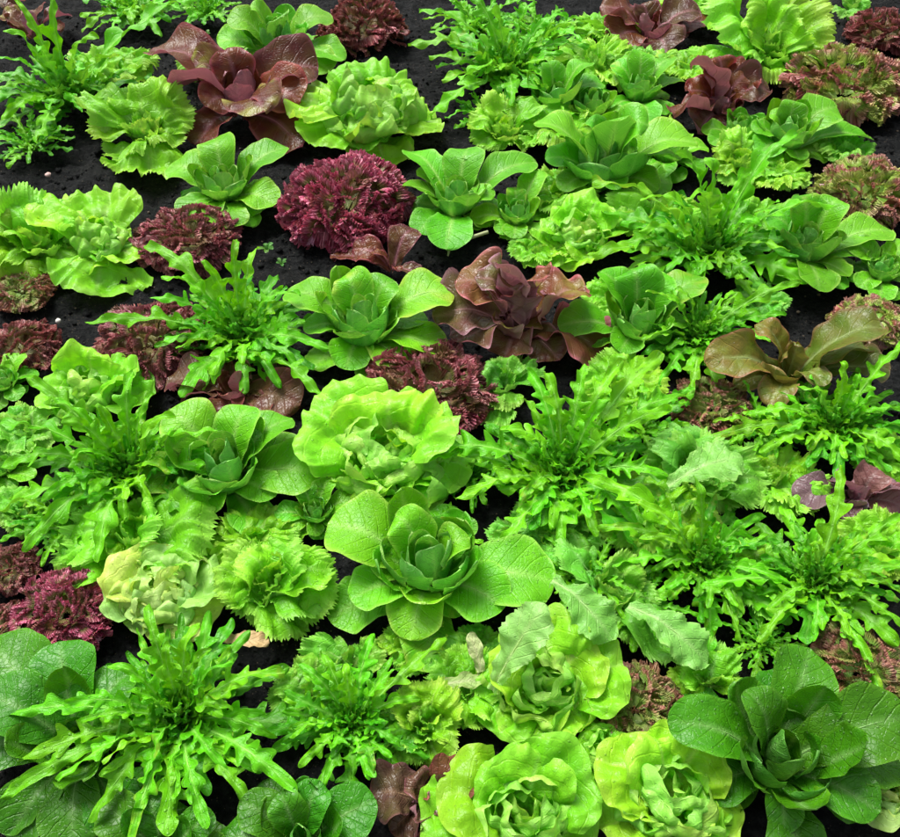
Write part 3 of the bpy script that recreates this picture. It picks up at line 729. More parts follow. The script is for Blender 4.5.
oakleaf(566, 462, 240, 'frizzy oakleaf mass in mid bed, one long tongue lying over the crumpled pale butterhead',
        [(378, 460, .42, .9), (408, 442, .42, 1.2), (456, 494, .36, 1.1), (500, 550, .3, 1.2), (526, 368, .5, 1.3), (548, 372, .55, 1.1), (584, 356, .6), (622, 360, .55), (664, 350, .5), (694, 380, .45), (672, 410, .45), (668, 478, .4), (640, 520, .36), (560, 545, .3, 1.2), (600, 535, .3), (500, 430, .55), (520, 500, .45), (610, 400, .6), (530, 520, .36)], wf=1.25, midn=24, heartn=44, tuft=1.5, lob=6)
oakleaf(712, 238, 220, 'pale green oakleaf lettuce with one long tongue pointing up right, below the maroon lettuce',
        [(592, 182, .55, 1.2), (678, 146, .75, 1.2), (708, 146, .75, 1.3), (800, 124, .78), (838, 204, .5), (788, 254, .42, .9), (585, 258, .4, 1.2), (640, 232, .5), (596, 248, .4), (700, 285, .3), (745, 278, .3), (660, 275, .34), (750, 170, .6), (640, 190, .6), (690, 190, .7), (765, 220, .5), (610, 275, .3)], wf=1.15)
oakleaf(700, 330, 165, 'oakleaf lettuce with leaves draped over a romaine, beside bare soil and a bronze lettuce',
        [(646, 288, .6), (676, 284, .62), (800, 280, .55), (738, 288, .55), (784, 344, .38), (720, 400, .25), (694, 400, .3), (786, 316, .45), (640, 340, .5), (660, 380, .3), (752, 325, .45), (740, 370, .3)])
oakleaf(838, 418, 190, 'oakleaf lettuce at the right edge in front of the bronze lettuce',
        [(748, 408, .45), (706, 432, .4), (840, 360, .65), (908, 338, .6), (882, 394, .55), (908, 410, .45), (806, 448, .36), (908, 458, .36, 1.2), (832, 462, .34), (775, 430, .42), (800, 384, .55), (870, 452, .36), (862, 370, .6), (760, 450, .36)], wf=1.1)
oakleaf(706, 555, 200, 'oakleaf lettuce with one short tongue standing upright, right of mid bed in the lower half',
        [(692, 474, .75), (588, 466, .5, 1.1), (768, 512, .55, 1.2), (640, 532, .5), (708, 648, .28), (652, 566, .4), (742, 612, .34), (598, 522, .4, 1.2), (630, 500, .55, 1.2), (740, 545, .5), (790, 585, .4), (670, 600, .3), (610, 560, .4), (720, 520, .6), (740, 640, .25)], wf=1.1)
oakleaf(820, 575, 200, 'oakleaf lettuce near the right edge with a lobed tongue hanging over the brown frizzy lettuce',
        [(880, 690, .3), (758, 638, .36, 1.1), (694, 584, .42), (842, 464, .65, .9), (908, 512, .5, 1.2), (908, 626, .4), (768, 606, .4), (867, 578, .6, 1.1), (812, 540, .65), (912, 570, .5), (908, 590, .45), (790, 520, .55), (850, 640, .34), (815, 640, .34), (870, 530, .55)], wf=1.15)
oakleaf(62, 82, 190, 'grassy oakleaf lettuce in the top left corner with one long tongue reaching right',
        [(16, 2, .7, .8), (54, -3, .75, .9), (200, 0, .55, .8), (2, 28, .6, .8), (136, 56, .5, 1.2), (116, 98, .36, 1.2), (-6, 92, .4), (38, 142, .22, 1.2), (-8, 60, .5), (90, 60, .55), (0, 116, .3), (80, 108, .3), (36, 50, .6), (100, 36, .6)], wf=1.0, midn=20)
oakleaf(508, 58, 170, 'bright oakleaf lettuce with broad lobes at the top edge, right of mid top',
        [(408, 42, .42, 1.5), (420, 2, .5, 1.3), (432, 112, .22, 1.6), (466, -6, .6, 1.2), (535, -4, .6, 1.2), (570, 12, .5, 1.2), (606, 14, .5), (512, 106, .3, 1.3), (570, 68, .4, 1.2), (460, 80, .4, 1.4), (490, 10, .65), (545, 90, .3), (590, 40, .4)], wf=1.15, lob=4)
oakleaf(130, 2, 130, 'oakleaf lettuce leaves cut by the top edge behind the grassy oakleaf',
        [(80, 28, .3, 1.4), (130, 20, .4, 1.4), (90, -10, .5), (180, 10, .4, 1.2), (160, 30, .25, 1.3), (112, 32, .25)], wf=1.2, midn=8, heartn=16, lob=4)
oakleaf(205, 6, 90, 'small oakleaf lettuce at the top edge left of the highest romaine',
        [(186, 22, .3, 1.3), (225, 22, .3, 1.2), (196, -12, .5), (232, 4, .4), (170, 0, .4)], wf=1.2, midn=8, heartn=16, lob=4)

# ---- butterheads
butterhead(370, 108, 168, 'bright yellow-green butterhead behind the magenta frizzy mound, its outer leaf pale and ragged',
           tips=[(290, 100, .3, 1.1), (300, 135, .2), (352, 150, .15), (385, 165, .02, 1.1), (440, 125, .1, 1.1), (350, 62, .5), (410, 80, .4)], hn=16, open_=.3, ball=.8)
butterhead(102, 238, 112, 'butterhead at the left with one long cupped leaf hanging to the soil',
           tips=[(95, 298, .05, 1.2), (130, 230, .3), (60, 200, .4, 1.2), (110, 190, .45), (140, 260, .2), (75, 270, .2)], hn=11)
butterhead(90, 388, 122, 'bright round butterhead behind the spreading oakleaf tangle at left',
           tips=[(50, 370, .5, 1.1), (95, 350, .6, 1.2), (140, 368, .45), (36, 398, .3), (155, 395, .25), (70, 420, .2)], hn=11)
butterhead(388, 452, 172, 'crumpled yellow-green butterhead in the middle with an oakleaf tongue lying across it',
           tips=[(306, 412, .42, 1.1), (390, 388, .55, 1.2), (450, 410, .45, 1.1), (325, 470, .25), (350, 500, .2), (430, 512, .14, 1.1), (470, 470, .25), (400, 520, .12)], hn=18, open_=.75, ball=.85)
butterhead(160, 592, 138, 'palest butterhead, whitish crumpled leaves, beside the crimson frizzy mound at left',
           P='butterpale', tips=[(106, 590, .3, 1.1), (118, 560, .4), (180, 548, .4), (225, 580, .3), (215, 625, .15), (130, 630, .15), (175, 640, .1)], hn=16, open_=.15, ball=.85)
bh = butterhead(545, 682, 150, 'open green butterhead with rose-like middle and one pale upright leaf, beside the soil gap',
           tips=[(492, 655, .5), (546, 606, .5, .9), (594, 640, .4, 1.1), (628, 662, .36, 1.1), (590, 720, .2), (530, 748, .2, 1.2), (480, 720, .2)], hn=16, open_=.75, ball=.8)
extra_leaf(bh, (492, 690), (546, 604), .05, .17, 46, 'butterpale', 'butter', toothed=True, arch=.25)
butterhead(668, 792, 168, 'frilled yellow-green butterhead at the bottom edge left of the big dark cos',
           tips=[(600, 760, .4), (650, 735, .5), (705, 735, .45), (735, 800, .3), (735, 840, .2), (600, 830, .2), (660, 850, .2)], hn=18, open_=.75, ball=.82)
butterhead(525, 808, 176, 'green butterhead with tall folded leaves at the bottom edge beside the dusky brown lettuce',
           tips=[(440, 790, .4), (490, 760, .4), (540, 752, .5), (590, 765, .4), (600, 810, .3), (420, 840, .3), (510, 850, .3)], open_=.7, P='butter', outerP='frilly')
butterhead(580, 232, 104, 'half hidden butterhead below the broad romaine, its pale folded leaf catching light',
           tips=[(540, 225, .3), (560, 205, .45), (600, 200, .5), (625, 230, .3), (590, 262, .2), (545, 258, .15), (565, 270, .1)], hn=10)
butterhead(600, 755, 110, 'flat wrinkled green butterhead leaves under the open butterhead at the bottom',
           tips=[(560, 770, .2), (580, 735, .35), (630, 740, .35), (640, 765, .2), (600, 790, .1)], hn=6, P='butter', outerP='frilly')
butterhead(890, 790, 80, 'pale butterhead cut by the lower right corner', tips=[(860, 800, .2), (880, 765, .4), (905, 760, .4), (910, 820, .2), (870, 825, .15)], hn=8, P='butterpale')

# ---- frilly / batavia
frilly(145, 128, 112, 'small frilly green lettuce on the soil right of the grassy oakleaf',
       tips=[(96, 92, .5), (140, 84, .6, 1.1), (192, 104, .45), (112, 160, .2), (150, 178, .15, 1.1), (180, 140, .3), (90, 124, .36)])
frilly(38, 236, 130, 'frilly green lettuce at the left edge touching a smoother butterhead',
       tips=[(-20, 200, .5), (30, 190, .55), (75, 215, .4), (-20, 260, .3), (20, 285, .15, 1.2), (70, 265, .2), (5, 230, .5)])
frilly(765, 45, 140, 'large frilly green lettuce at the top right with big fan leaves above the maroon lettuce',
       tips=[(708, 18, .6, 1.2), (745, -4, .7, 1.2), (800, 6, .6, 1.1), (832, 22, .5), (836, 55, .3, 1.1), (770, 78, .25), (700, 60, .35), (810, 75, .2)], wide=.8)
frilly(505, 128, 86, 'small frilly green lettuce tucked under the broad-lobed oakleaf near the top',
       tips=[(470, 115, .45), (500, 150, .15), (540, 140, .3), (535, 100, .5), (475, 145, .2), (505, 95, .5)], group='frilly green lettuces')
frilly(742, 160, 84, 'little frilly green lettuce right behind the longest upright oakleaf tongue',
       tips=[(715, 140, .5), (740, 130, .5), (775, 145, .4), (790, 168, .3), (735, 185, .2), (715, 170, .3)])
fr = frilly(700, 472, 150, 'toothed green lettuce with one broad smooth pale leaf, below the brown frizzy lettuce',
       tips=[(738, 460, .45, 1.0), (660, 430, .5), (690, 425, .5), (640, 470, .4), (770, 480, .35), (740, 505, .25), (690, 515, .2), (650, 500, .25)], P='frillydeep', ruff=.045)
extra_leaf(fr, (668, 486), (742, 458), .09, .12, 50, 'sage', 'frilly', toothed=True)
frilly(272, 582, 150, 'toothed green lettuce right of the palest butterhead, broad ribbed leaves',
       tips=[(214, 570, .45, 1.1), (240, 552, .55), (300, 545, .5, 1.0), (335, 565, .4), (320, 610, .25), (260, 625, .2), (340, 590, .3), (290, 640, .15), (225, 600, .3)], P='frilly', ruff=.045)
frilly(135, 535, 150, 'frilly green lettuce running below the spreading oakleaf tangle at left',
       tips=[(50, 560, .25, 1.1), (90, 560, .25), (160, 510, .55, 1.1), (215, 520, .5, 1.2), (180, 560, .3), (120, 565, .25), (60, 530, .4), (210, 555, .3)], P='frilly')
frilly(25, 510, 84, 'pale frilly lettuce at the left edge poking out under the oakleaf tangle', tips=[(5, 530, .25, 1.2), (30, 535, .2), (-15, 500, .4), (45, 505, .4), (0, 490, .4)], P='frillydeep')
frilly(425, 722, 112, 'frilly green lettuce with sharp curled fans above the dusky brown lettuce',
       tips=[(400, 690, .5), (440, 680, .5, 1.2), (460, 720, .36, 1.2), (400, 760, .2), (440, 768, .2, 1.1), (385, 735, .3), (415, 705, .5)], P='frilly')
fr = frilly(610, 590, 130, 'toothed green lettuce with two grey-green fallen-over leaves beside the soil gap',
       tips=[(600, 632, .25, 1.1), (690, 655, .2, 1.0), (575, 585, .4), (640, 560, .45), (660, 600, .35), (560, 545, .4), (650, 640, .2, 1.0)], P='frillydeep', hn=5, ruff=.03, wide=.58)
extra_leaf(fr, (552, 580), (612, 640), .08, .07, 54, 'sage', 'frilly', toothed=True)
extra_leaf(fr, (628, 606), (708, 664), .07, .05, 52, 'sage', 'frilly', toothed=True)
frilly(710, 680, 100, 'small frilly lettuce between the brown frizzy patch and the big dark cos', tips=[(680, 665, .4), (690, 690, .3), (720, 640, .4), (730, 660, .3), (665, 690, .2)], hn=3, P='frilly')
frilly(350, 660, 100, 'frilly green lettuce half under the biggest romaine', tips=[(320, 650, .3), (350, 685, .15), (300, 660, .3), (385, 650, .3)], hn=3, P='frillydeep')
frilly(855, 6, 60, 'tiny blue-green toothed lettuce at the top right edge', tips=[(840, 15, .3), (860, 20, .25), (870, 5, .4), (845, -5, .5)], hn=3, P='frillydeep')
frilly(505, 380, 90, 'blue-green frilly lettuce right of the maroon frizzy mound in mid bed', tips=[(485, 365, .5, 1.1), (510, 355, .5), (540, 362, .4), (478, 420, .2, 1.1), (500, 410, .3)], hn=3, P='frillydeep')

# ---- frizzy reds
lollo(345, 196, 142, 'bright magenta frizzy lettuce mound below the yellow-green butterhead', P='lollo', n=54, dome=.62, sq=1.05)
lollo(186, 232, 116, 'dusky red frizzy lettuce mound left of the soil, under the small romaine', P='lollomauve', n=40, dome=.5)
lollo(362, 24, 92, 'dull red frizzy lettuce at the top edge right of the highest romaine', P='lollodark', n=36, dome=.7)
lollo(846, 80, 132, 'pinkish green frizzy lettuce with bronze margins at the upper right', P='lollogreen', n=44, dome=.6)
lollo(868, 188, 110, 'pale green frizzy lettuce with pink margins at the right edge', P='lollogreen', n=44, dome=.6)
lollo(884, 30, 80, 'dark wine frizzy lettuce in the top right corner', P='lollodark', n=30, dome=.6)
lollo(20, 286, 72, 'brown-green frizzy rim showing under the frilly lettuce at the left edge', P='lollobrown', n=26, dome=.35)
lollo(18, 344, 90, 'dull red frizzy lettuce at the left edge on bare soil', P='lollodark', n=34, dome=.5)
lollo(152, 334, 132, 'mauve frizzy lettuce patch under the crossing oakleaf tongues', P='lollomauve', n=42, dome=.42)
lollo(428, 384, 150, 'maroon frizzy lettuce mound above the crumpled middle butterhead', P='lollomauve', n=46, dome=.5)
lollo(712, 402, 90, 'brown frizzy lettuce between mid oakleafs and the bronze lettuce', P='lollobrown', n=36, dome=.5)
lollo(872, 318, 84, 'pinkish frizzy lettuce behind the bronze lettuce at the right edge', P='lollogreen', n=30, dome=.5)
lollo(62, 608, 116, 'crimson frizzy lettuce mound beside the palest butterhead at left', P='lollo', n=46, dome=.5)
lollo(6, 566, 70, 'dark brownish frizzy lettuce at the left edge above the crimson mound', P='lollodark', n=30, dome=.5)
lollo(-4, 625, 70, 'dark frizzy lettuce at the left edge beside the crimson mound', P='lollodark', n=28, dome=.5)
lollo(636, 704, 108, 'green-hearted brown frizzy lettuce between the open butterhead and the big dark cos', P='lollobrown', n=44, dome=.5)
lollo(862, 668, 116, 'brown frizzy lettuce under the hanging lobed tongue at the right', P='lollobrown', n=44, dome=.5)

# ---- red cos and other reds
redcos(240, 88, 160, 'maroon rosette lettuce near the top left with pink-backed cupped leaves',
       [(150, 42, .5, 1.2), (168, 82, .45, 1.2), (225, 52, .5, 1.0), (318, 60, .45, 1.05), (300, 95, .5, 1.1), (302, 140, .2, .9), (265, 110, .5), (205, 106, .4, 1.0), (195, 140, .1, 1.2), (190, 60, .5)], P='red', hn=6)
redcos(520, 312, 180, 'pink and olive red romaine with open wavy leaves in the middle of the bed',
       [(432, 310, .5, 1.1), (455, 278, .55), (497, 268, .8, .7), (510, 285, .75, .6), (545, 270, .75, .8), (590, 290, .5, 1.1), (608, 345, .25, 1.2), (505, 356, .25, 1.1), (455, 340, .35), (560, 358, .2), (475, 275, .6, .7)], P='redpink', hn=4, wave=.22)
redcos(722, 100, 108, 'dark maroon lettuce with blistered leaves below the large frilly one',
       [(690, 62, .75, 1.25), (715, 58, .7, 1.1), (772, 86, .6, 1.3), (672, 112, .4, 1.2), (700, 128, .25, 1.2), (740, 124, .25, 1.1), (755, 70, .6, 1.1), (685, 90, .5, 1.1)], P='red', hn=5, wid=.36, wave=.2)
redcos(236, 388, 130, 'red-brown glossy lettuce with crumpled leaves above the rose-hearted romaine',
       [(166, 376, .3, 1.2), (200, 366, .24, 1.2), (225, 414, .25), (260, 418, .22, 1.1), (300, 402, .28, 1.2), (292, 384, .22, 1.1), (240, 362, .2, 1.0), (180, 398, .22, 1.1)], P='redbrown', hn=4, wid=.38, hz=.2)
redcos(795, 362, 180, 'bronze lettuce with arching brown-edged leaves beside bare soil at right',
       [(706, 358, .5, .8), (755, 325, .5, .7), (885, 326, .65, 1.2), (870, 345, .45, 1.1), (770, 402, .3, .9), (735, 382, .25, .7), (825, 385, .5, .8), (795, 345, .55, .6), (800, 400, .2, .8), (890, 370, .4)], P='bronze', hn=3, wave=.14, mat='bronze', wid=.26)
redcos(862, 488, 110, 'greyish purple lettuce leaves showing between the oakleafs at the right edge',
       [(794, 494, .45, 1.1), (880, 468, .5, 1.1), (905, 486, .5), (840, 515, .25), (905, 505, .3), (860, 510, .25), (830, 480, .6)], P='purple', hn=4, wid=.36, hz=.45, zf=.45)
redcos(426, 796, 120, 'dusky brown crinkled lettuce at the bottom edge between green ones',
       [(372, 790, .45, 1.3), (390, 830, .2, 1.2), (420, 800, .4), (470, 770, .5, 1.3), (455, 800, .4, 1.2), (410, 775, .5), (485, 790, .4), (430, 840, .2)], P='redbrown', hn=4, wid=.4, wave=.28)
redcos(652, 24, 110, 'wine red lettuce with a blistered pointed leaf, right of the broad-lobed oakleaf at top',
       [(668, 48, .3, 1.3), (612, 36, .36, 1.1), (640, 2, .5), (700, 10, .45), (690, 30, .3), (600, 6, .5), (720, 20, .3)], P='red', hn=4, wid=.36)
redcos(392, 258, 90, 'small red lettuce seedling with pink stalks in front of the magenta mound',
       [(412, 226, .5, 1.1), (352, 246, .4, 1.0), (372, 252, .45, 1.0), (420, 276, .2, 1.0), (330, 252, .2, .6), (400, 272, .2)], P='red', hn=0, wid=.3, wave=.08)
redcos(28, 22, 100, 'brown-red lettuce half hidden behind the grassy oakleaf at the top left',
       [(0, 15, .4, 1.2), (40, 5, .4, 1.2), (60, 30, .3, 1.2), (70, 12, .3)], P='redbrown', hn=2)
redcos(12, 8, 60, 'small wine lettuce peeping out at the very top left corner', [(5, 5, .4), (25, 0, .4), (-10, 0, .4)], P='redbrown', hn=1)

# ---- smaller plants that close the gaps
frilly(655, 512, 120, 'jagged green lettuce filling the gap between mid bed oakleafs', hn=6, P='frilly')
frilly(560, 520, 96, 'jagged blue-green lettuce low in the gap right of the biggest romaine', hn=5, P='frillydeep')
frilly(775, 480, 96, 'jagged green lettuce left of the greyish purple leaves', hn=5, P='frilly')
oakleaf(590, 575, 120, 'sparse narrow oakleaf lettuce above the fallen grey-green leaves', P='oak', midn=10, heartn=18, n=11)
oakleaf(765, 640, 90, 'little oakleaf lettuce in the dark gap above the big dark cos', P='oak', midn=8, heartn=14, n=9)
frilly(255, 540, 90, 'frilly green lettuce directly below the rose-hearted romaine', hn=4, P='frilly')
frilly(470, 690, 90, 'small frilly green lettuce touching the left side of the open butterhead', hn=4, P='frilly')
frilly(415, 640, 70, 'tiny frilly green lettuce in the soil gap under the biggest romaine', hn=3, P='frilly')
oakleaf(485, 110, 80, 'small oakleaf lettuce below the broad-lobed one near the top', midn=8, heartn=12, n=8)
frilly(560, 128, 90, 'pale frilly lettuce left of the broad overlapping romaine', hn=5, P='frilly')
frilly(650, 140, 80, 'frilly green lettuce under the maroon blistered lettuce', hn=4, P='frilly')
frilly(540, 250, 60, 'tiny green lettuce beside the half hidden butterhead', hn=3, P='frilly')
frilly(620, 385, 90, 'jagged green lettuce behind the frizzy oakleaf mass', hn=4, P='frilly')
frilly(760, 300, 60, 'little frilly green lettuce under the draped oakleaf near bare soil', hn=3, P='frillydeep')
frilly(25, 430, 80, 'frilly green lettuce at the left edge behind the spreading oakleaf tangle', hn=4, P='frillydeep')
romaine(592, 104, 96, 'green romaine between the broad overlapping romaine and the upper oakleaf tuft', n=7)
frilly(690, 66, 70, 'small frilly green lettuce left of the maroon blistered lettuce', hn=4, P='frilly')
frilly(655, 218, 96, 'frilly green lettuce right of the half hidden butterhead', hn=4, P='frilly')
frilly(752, 222, 90, 'frilly green lettuce under the arching tongues of the pale oakleaf', hn=4, P='frilly')
frilly(620, 300, 70, 'tiny frilly green lettuce behind the romaine beside the pink red one', hn=3, P='frilly')
oakleaf(440, 545, 100, 'narrow oakleaf lettuce poking out behind the biggest romaine', n=9, midn=8, heartn=12)
frilly(530, 545, 90, 'frilly green lettuce under the right leaf of the biggest romaine', hn=3, P='frillydeep')
frilly(778, 172, 70, 'small frilly green lettuce at the foot of the romaine with two long right-hand leaves', hn=4, P='frilly')
frilly(560, 190, 80, 'frilly green lettuce squeezed between the two small romaines and the broad one', hn=4, P='frilly')
romaine(668, 150, 90, 'green romaine under the right side of the broad overlapping romaine', n=7)
frilly(610, 30, 70, 'frilly green lettuce left of the wine red lettuce at the top', hn=4, P='frilly')
oakleaf(545, 30, 120, 'bright oakleaf lettuce right behind the broad-lobed one at the top edge', n=9, midn=10, heartn=14, lob=4)
oakleaf(470, 470, 100, 'narrow oakleaf lettuce between the crumpled middle butterhead and the frizzy oakleaf mass', n=9, midn=10, heartn=14)
frilly(762, 575, 100, 'jagged green lettuce between the two lower right oakleafs', hn=4, P='frilly')
frilly(880, 545, 90, 'jagged green lettuce at the right edge behind the hanging lobed tongue', hn=4, P='frilly')
oakleaf(640, 600, 110, 'narrow oakleaf lettuce beside the fallen grey-green leaves', n=10, midn=10, heartn=14)
frilly(545, 545, 80, 'low green lettuce tucked behind the right leaf of the biggest romaine', hn=3, P='frilly')
oakleaf(765, 425, 110, 'narrow oakleaf lettuce below the bronze lettuce', n=10, midn=10, heartn=14)
oakleaf(640, 420, 130, 'dense narrow oakleaf lettuce at the right side of the frizzy mass', n=12, midn=12, heartn=14)
frilly(885, 455, 80, 'frilly green lettuce at the right edge above the greyish purple leaves', hn=3, P='frilly')
oakleaf(70, 520, 120, 'narrow oakleaf lettuce low in the tangle at the left edge', n=10, midn=10, heartn=14)
frilly(310, 690, 80, 'frilly green lettuce between the two lower left oakleafs', hn=3, P='frillydeep')
frilly(480, 650, 60, 'tiny frilly green lettuce by the soil gap under the biggest romaine', hn=3, P='frillydeep')
frilly(112, 66, 84, 'frilly green lettuce right behind the grassy oakleaf at the top left', hn=4, P='frilly')
oakleaf(478, 18, 110, 'bright oakleaf lettuce at the top edge left of the broad-lobed one', n=9, midn=10, heartn=14)
frilly(600, 62, 100, 'pale frilly lettuce below the wine red lettuce at the top', hn=5, P='frilly')
romaine(742, 128, 80, 'small green romaine at the foot of the dark maroon blistered lettuce', n=7)
frilly(690, 8, 70, 'frilly green lettuce at the top edge between wine red leaves and the large frilly one', hn=4, P='frilly')
frilly(640, 62, 76, 'frilly green lettuce in front of the wine red lettuce', hn=4, P='frillydeep')
oakleaf(30, 140, 90, 'low oakleaf lettuce at the left edge below the grassy one', n=9, midn=8, heartn=12)
frilly(210, 66, 60, 'small dark green frilly lettuce behind the maroon rosette', hn=3, P='frillydeep')
frilly(845, 150, 60, 'small frilly green lettuce between two pinkish green frizzy lettuces', hn=3, P='frillydeep')

# ================================================================== SOIL
def soil_z(x, y):
    z = .012 * vnoise(x * 5, y * 5, 1) + .014 * vnoise(x * 17, y * 17, 2) + .006 * vnoise(x * 45, y * 45, 3) - .006 * np.abs(vnoise(x * 40, y * 40, 7)) + .004 * vnoise(x * 100, y * 100, 4)
    return z - .012
gx = np.concatenate([-np.geomspace(60, 2.3, 26)[:-1], np.linspace(-2.3, 2.3, 520), np.geomspace(2.3, 60, 26)[1:]])
gy = np.concatenate([-np.geomspace(60, .3, 22)[:-1] + .5, np.linspace(.2, 3.4, 420), 3.4 + np.geomspace(.05, 120, 26)])
X, Y = np.meshgrid(gx, gy)
Z = soil_z(X, Y)
sm, st = new_mat('dark_soil'); N = NT(st)
tc = N.n('ShaderNodeTexCoord')
n1 = N.n('ShaderNodeTexNoise'); n1.inputs['Scale'].default_value = 110; n1.inputs['Detail'].default_value = 8; n1.inputs['Roughness'].default_value = .7
n2 = N.n('ShaderNodeTexNoise'); n2.inputs['Scale'].default_value = 7; n2.inputs['Detail'].default_value = 4
v1 = N.n('ShaderNodeTexVoronoi'); v1.inputs['Scale'].default_value = 280
for q in (n1, n2, v1): N.l(tc.outputs['Object'], q.inputs['Vector'])
c = N.mix(N.ramp(n1.outputs[0], .35, .75), (.0035, .0045, .005), (.024, .025, .025))
c = N.mix(N.ramp(n2.outputs[0], .55, .75), c, (.014, .015, .014))
vs = N.n('ShaderNodeSeparateColor'); N.l(v1.outputs['Color'], vs.inputs[0])
fleck = N.math('MULTIPLY', N.math('GREATER_THAN', vs.outputs[0], .94), N.math('LESS_THAN', v1.outputs[0], .32))
c = N.mix(N.math('MULTIPLY', fleck, .7), c, (.11, .085, .06))
pr = N.n('ShaderNodeBsdfPrincipled'); N.l(c, pr.inputs['Base Color']); pr.inputs['Roughness'].default_value = .8
pr.inputs['Specular IOR Level'].default_value = .12
bp = N.n('ShaderNodeBump'); bp.inputs['Distance'].default_value = .012; bp.inputs['Strength'].default_value = 1
N.l(n1.outputs[0], bp.inputs['Height']); N.l(bp.outputs[0], pr.inputs['Normal'])
o = N.n('ShaderNodeOutputMaterial'); N.l(pr.outputs[0], o.inputs[0])
g = np.stack([X, Y, Z], -1).reshape(-1, 3)
zz = np.zeros((len(g), 2)); 
soil = make_obj('ground', [(g, grid_quads(len(gy), len(gx))[:, ::-1], np.zeros((len(g), 3)), zz, zz)], sm)
soil['kind'] = 'structure'; soil['label'] = 'dark moist garden soil of the lettuce bed'

# loose crumbs of soil: uncountable
rs = np.random.RandomState(5)
def lump(rs, r):
    th = np.linspace(0, 2 * PI, 8); ph = np.linspace(.05, PI - .05, 6)
    P_, T_ = np.meshgrid(ph, th, indexing='ij')
    rr = r * (1 + .35 * vnoise(np.cos(T_) * np.sin(P_) * 1.7 + rs.uniform(0, 99), np.cos(P_) * 1.7 + np.sin(T_) * np.sin(P_) + rs.uniform(0, 99), 3))
    v = np.stack([rr * np.sin(P_) * np.cos(T_), rr * np.sin(P_) * np.sin(T_), rr * np.cos(P_) * .7], -1).reshape(-1, 3)
    return v, grid_quads(6, 8)
def scatter(n, rmin, rmax, yr=(.45, 3.0)):
    pcs = []
    for i in range(n):
        y = rs.uniform(*yr); x = rs.uniform(-1, 1) * (.75 + .50 * y)
        v, f = lump(rs, rmin * (rmax / rmin) ** (rs.rand() ** 2))
        z = soil_z(np.array([x]), np.array([y]))[0]
        v = v + np.array([x, y, z + .001]); e = np.zeros((len(v), 2))
        pcs.append((v, f, np.zeros((len(v), 3)), e, e))
    return pcs
cr = make_obj('soil_crumbs', scatter(15000, .0016, .009), sm)
cr['kind'] = 'stuff'; cr['label'] = 'loose dark crumbs of soil scattered over the bed'
bits = make_obj('plant_debris', scatter(1300, .0014, .0042), simple_material('debris', (.16, .12, .08), (.05, .04, .028), 80, .8))
bits['kind'] = 'stuff'; bits['label'] = 'tiny pale bits of bark and grit in the soil'

# a few single things lying on the soil
def single(name, label, cat, pcs, mat, loc, group=None):
    o = make_obj(name, pcs, mat); o.location = loc; o['label'] = label; o['category'] = cat
    if group: o['group'] = group
    return o
pale = simple_material('pale_petal', (.72, .50, .46), (.55, .36, .33), 90, .6)
rr_ = np.random.RandomState(3)
def flat_bit(L, W, rng, P):
    bd = Bend(np.array([-L / 2, 0, .004]), np.array([0, 0, .012]), np.array([L / 2, 0, .004]))
    return [strap_leaf(bd, W, rng, P, nt=20, nu=9, cup=.6, wave=.25, blister=.001, pet=.5, tipw=.4)]
TAN = pal(base=(.50, .36, .17), alt=(.60, .46, .24), edge=(.36, .22, .09), rib=(.55, .42, .22))
STRAW = pal(base=(.52, .52, .22), alt=(.60, .60, .30), edge=(.50, .40, .18), rib=(.62, .60, .36))
dry = leaf_material('withered_leaf', .6, .2, 6, .2, .8, (.5, .42, .25), .4, .2)
v, f = lump(rr_, metres(48, 175, 3.4)); e = np.zeros((len(v), 2))
single('petal', 'pinkish white fallen petal lying on bare soil at upper left', 'petal', [(v, f, np.zeros((len(v), 3)), e, e)], pale, at(48, 175, .002))
v, f = lump(rr_, metres(58, 321, 3.2))
single('pebble', 'small white pebble on the soil above the bright round butterhead', 'pebble', [(v, f, np.zeros((len(v), 3)), e, e)], simple_material('white_stone', (.75, .72, .66), (.55, .52, .48), 60, .6), at(58, 321, .002))
o = single('withered_leaf', 'torn tan withered leaf on the soil below the palest butterhead', 'leaf', flat_bit(metres(248, 645, 46), metres(248, 645, 11), np.random.RandomState(8), TAN), dry, at(248, 642, .03)); o.rotation_euler = (0, 0, -.1)
o = single('withered_leaf', 'pale straw-coloured wilted leaf standing at the soil gap left of the open butterhead', 'leaf', flat_bit(metres(474, 650, 40), metres(474, 650, 9), np.random.RandomState(9), STRAW), dry, at(475, 652, .05)); o.rotation_euler = (0, -.5, 1.9)
o = single('withered_leaf', 'greenish wilted leaf lying flat left of the open butterhead', 'leaf', flat_bit(metres(464, 684, 48), metres(464, 684, 10), np.random.RandomState(10), pal(base=(.30, .42, .12), alt=(.36, .46, .18), edge=(.45, .28, .16), rib=(.5, .52, .3))), dry, at(462, 684, .03)); o.rotation_euler = (0, 0, .1)
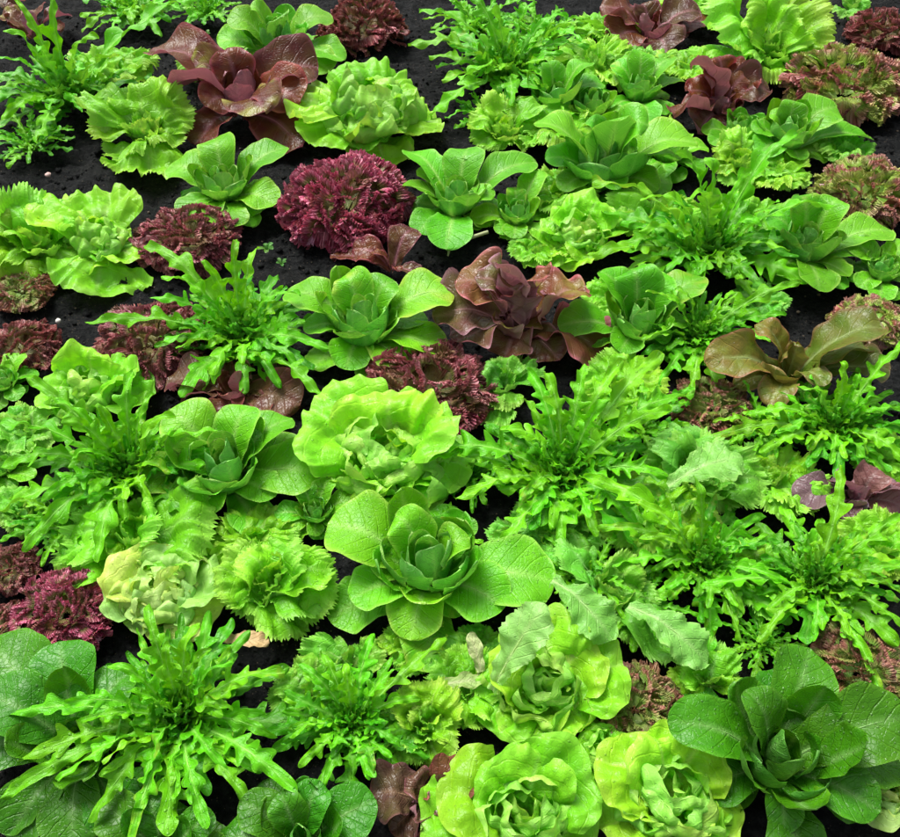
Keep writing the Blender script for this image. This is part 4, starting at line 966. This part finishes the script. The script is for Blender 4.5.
# the white bare stalk beside the two romaines
p0 = at(488, 232, .05); p1 = at(470, 238, .045); p2 = at(450, 246, .02); p3 = at(448, 256, .006)
def tube(pts, radii, colr, n=8):
    pts = np.array(pts); k = np.linspace(0, len(pts) - 1, 24)
    P_ = np.stack([np.interp(k, np.arange(len(pts)), pts[:, i]) for i in range(3)], -1)
    for _ in range(3): P_[1:-1] = (P_[:-2] + 2 * P_[1:-1] + P_[2:]) / 4
    r = np.interp(k, np.arange(len(radii)), radii)
    tg = np.gradient(P_, axis=0); tg /= np.linalg.norm(tg, axis=1)[:, None]
    s_ = np.cross(tg, [0, 0, 1.0]); s_ /= np.maximum(np.linalg.norm(s_, axis=1), 1e-6)[:, None]; q = np.cross(s_, tg)
    a = np.linspace(0, 2 * PI, n)
    v = P_[:, None] + (np.cos(a)[None, :, None] * s_[:, None] + np.sin(a)[None, :, None] * q[:, None]) * r[:, None, None]
    v = v.reshape(-1, 3); e = np.zeros((len(v), 2))
    return (v, grid_quads(24, n), np.tile(np.array(colr), (len(v), 1)), e + .05, e)
o = single('bare_stalk', 'thin whitish bare stalk bending over the soil under the two romaines', 'stalk', [tube([p0 - p3, p1 - p3, p2 - p3, p3 - p3], [.004, .0045, .004, .002], (.42, .46, .24))], dry, p3)
# seedlings
SEED = pal(base=(.06, .22, .02), alt=(.08, .28, .03), edge=(.12, .34, .05), rib=(.16, .34, .08))
def seedling(px, py, w, label, n=5):
    rng = np.random.RandomState(int(px + py)); R = metres(px, py, w / 2)
    root = thing('weed_seedling', label, 'seedling', 'weed seedlings on the soil', at(px, py, 0))
    for i in range(n):
        a = i * 2.4 + rng.uniform(-.3, .3); t = polar(a, R * rng.uniform(.5, 1), R * rng.uniform(.5, .8))
        bd = Bend(np.zeros(3), polar(a, R * .2, R * .7), t, az=a)
        make_obj('leaf', [strap_leaf(bd, R * .26, rng, SEED, nt=14, nu=7, cup=.6, pet=.12, tipw=.6)], MAT['romaine'], root)
seedling(268, 252, 22, 'tiny green weed seedling on soil between the small romaine and the magenta mound', 6)
seedling(282, 266, 16, 'smaller green weed seedling just below another seedling by the magenta mound', 5)
seedling(285, 90, 24, 'tiny bright green seedling against the maroon rosette near the top', 6)
seedling(207, 38, 16, 'tiny dark green seedling on soil left of the highest romaine', 5)
seedling(562, 340, 26, 'small light green seedling sprouting in front of the pink red romaine', 6)
print('plants', N_BUILT[0], 'objects', len(bpy.data.objects), 'verts', sum(len(m.vertices) for m in bpy.data.meshes))
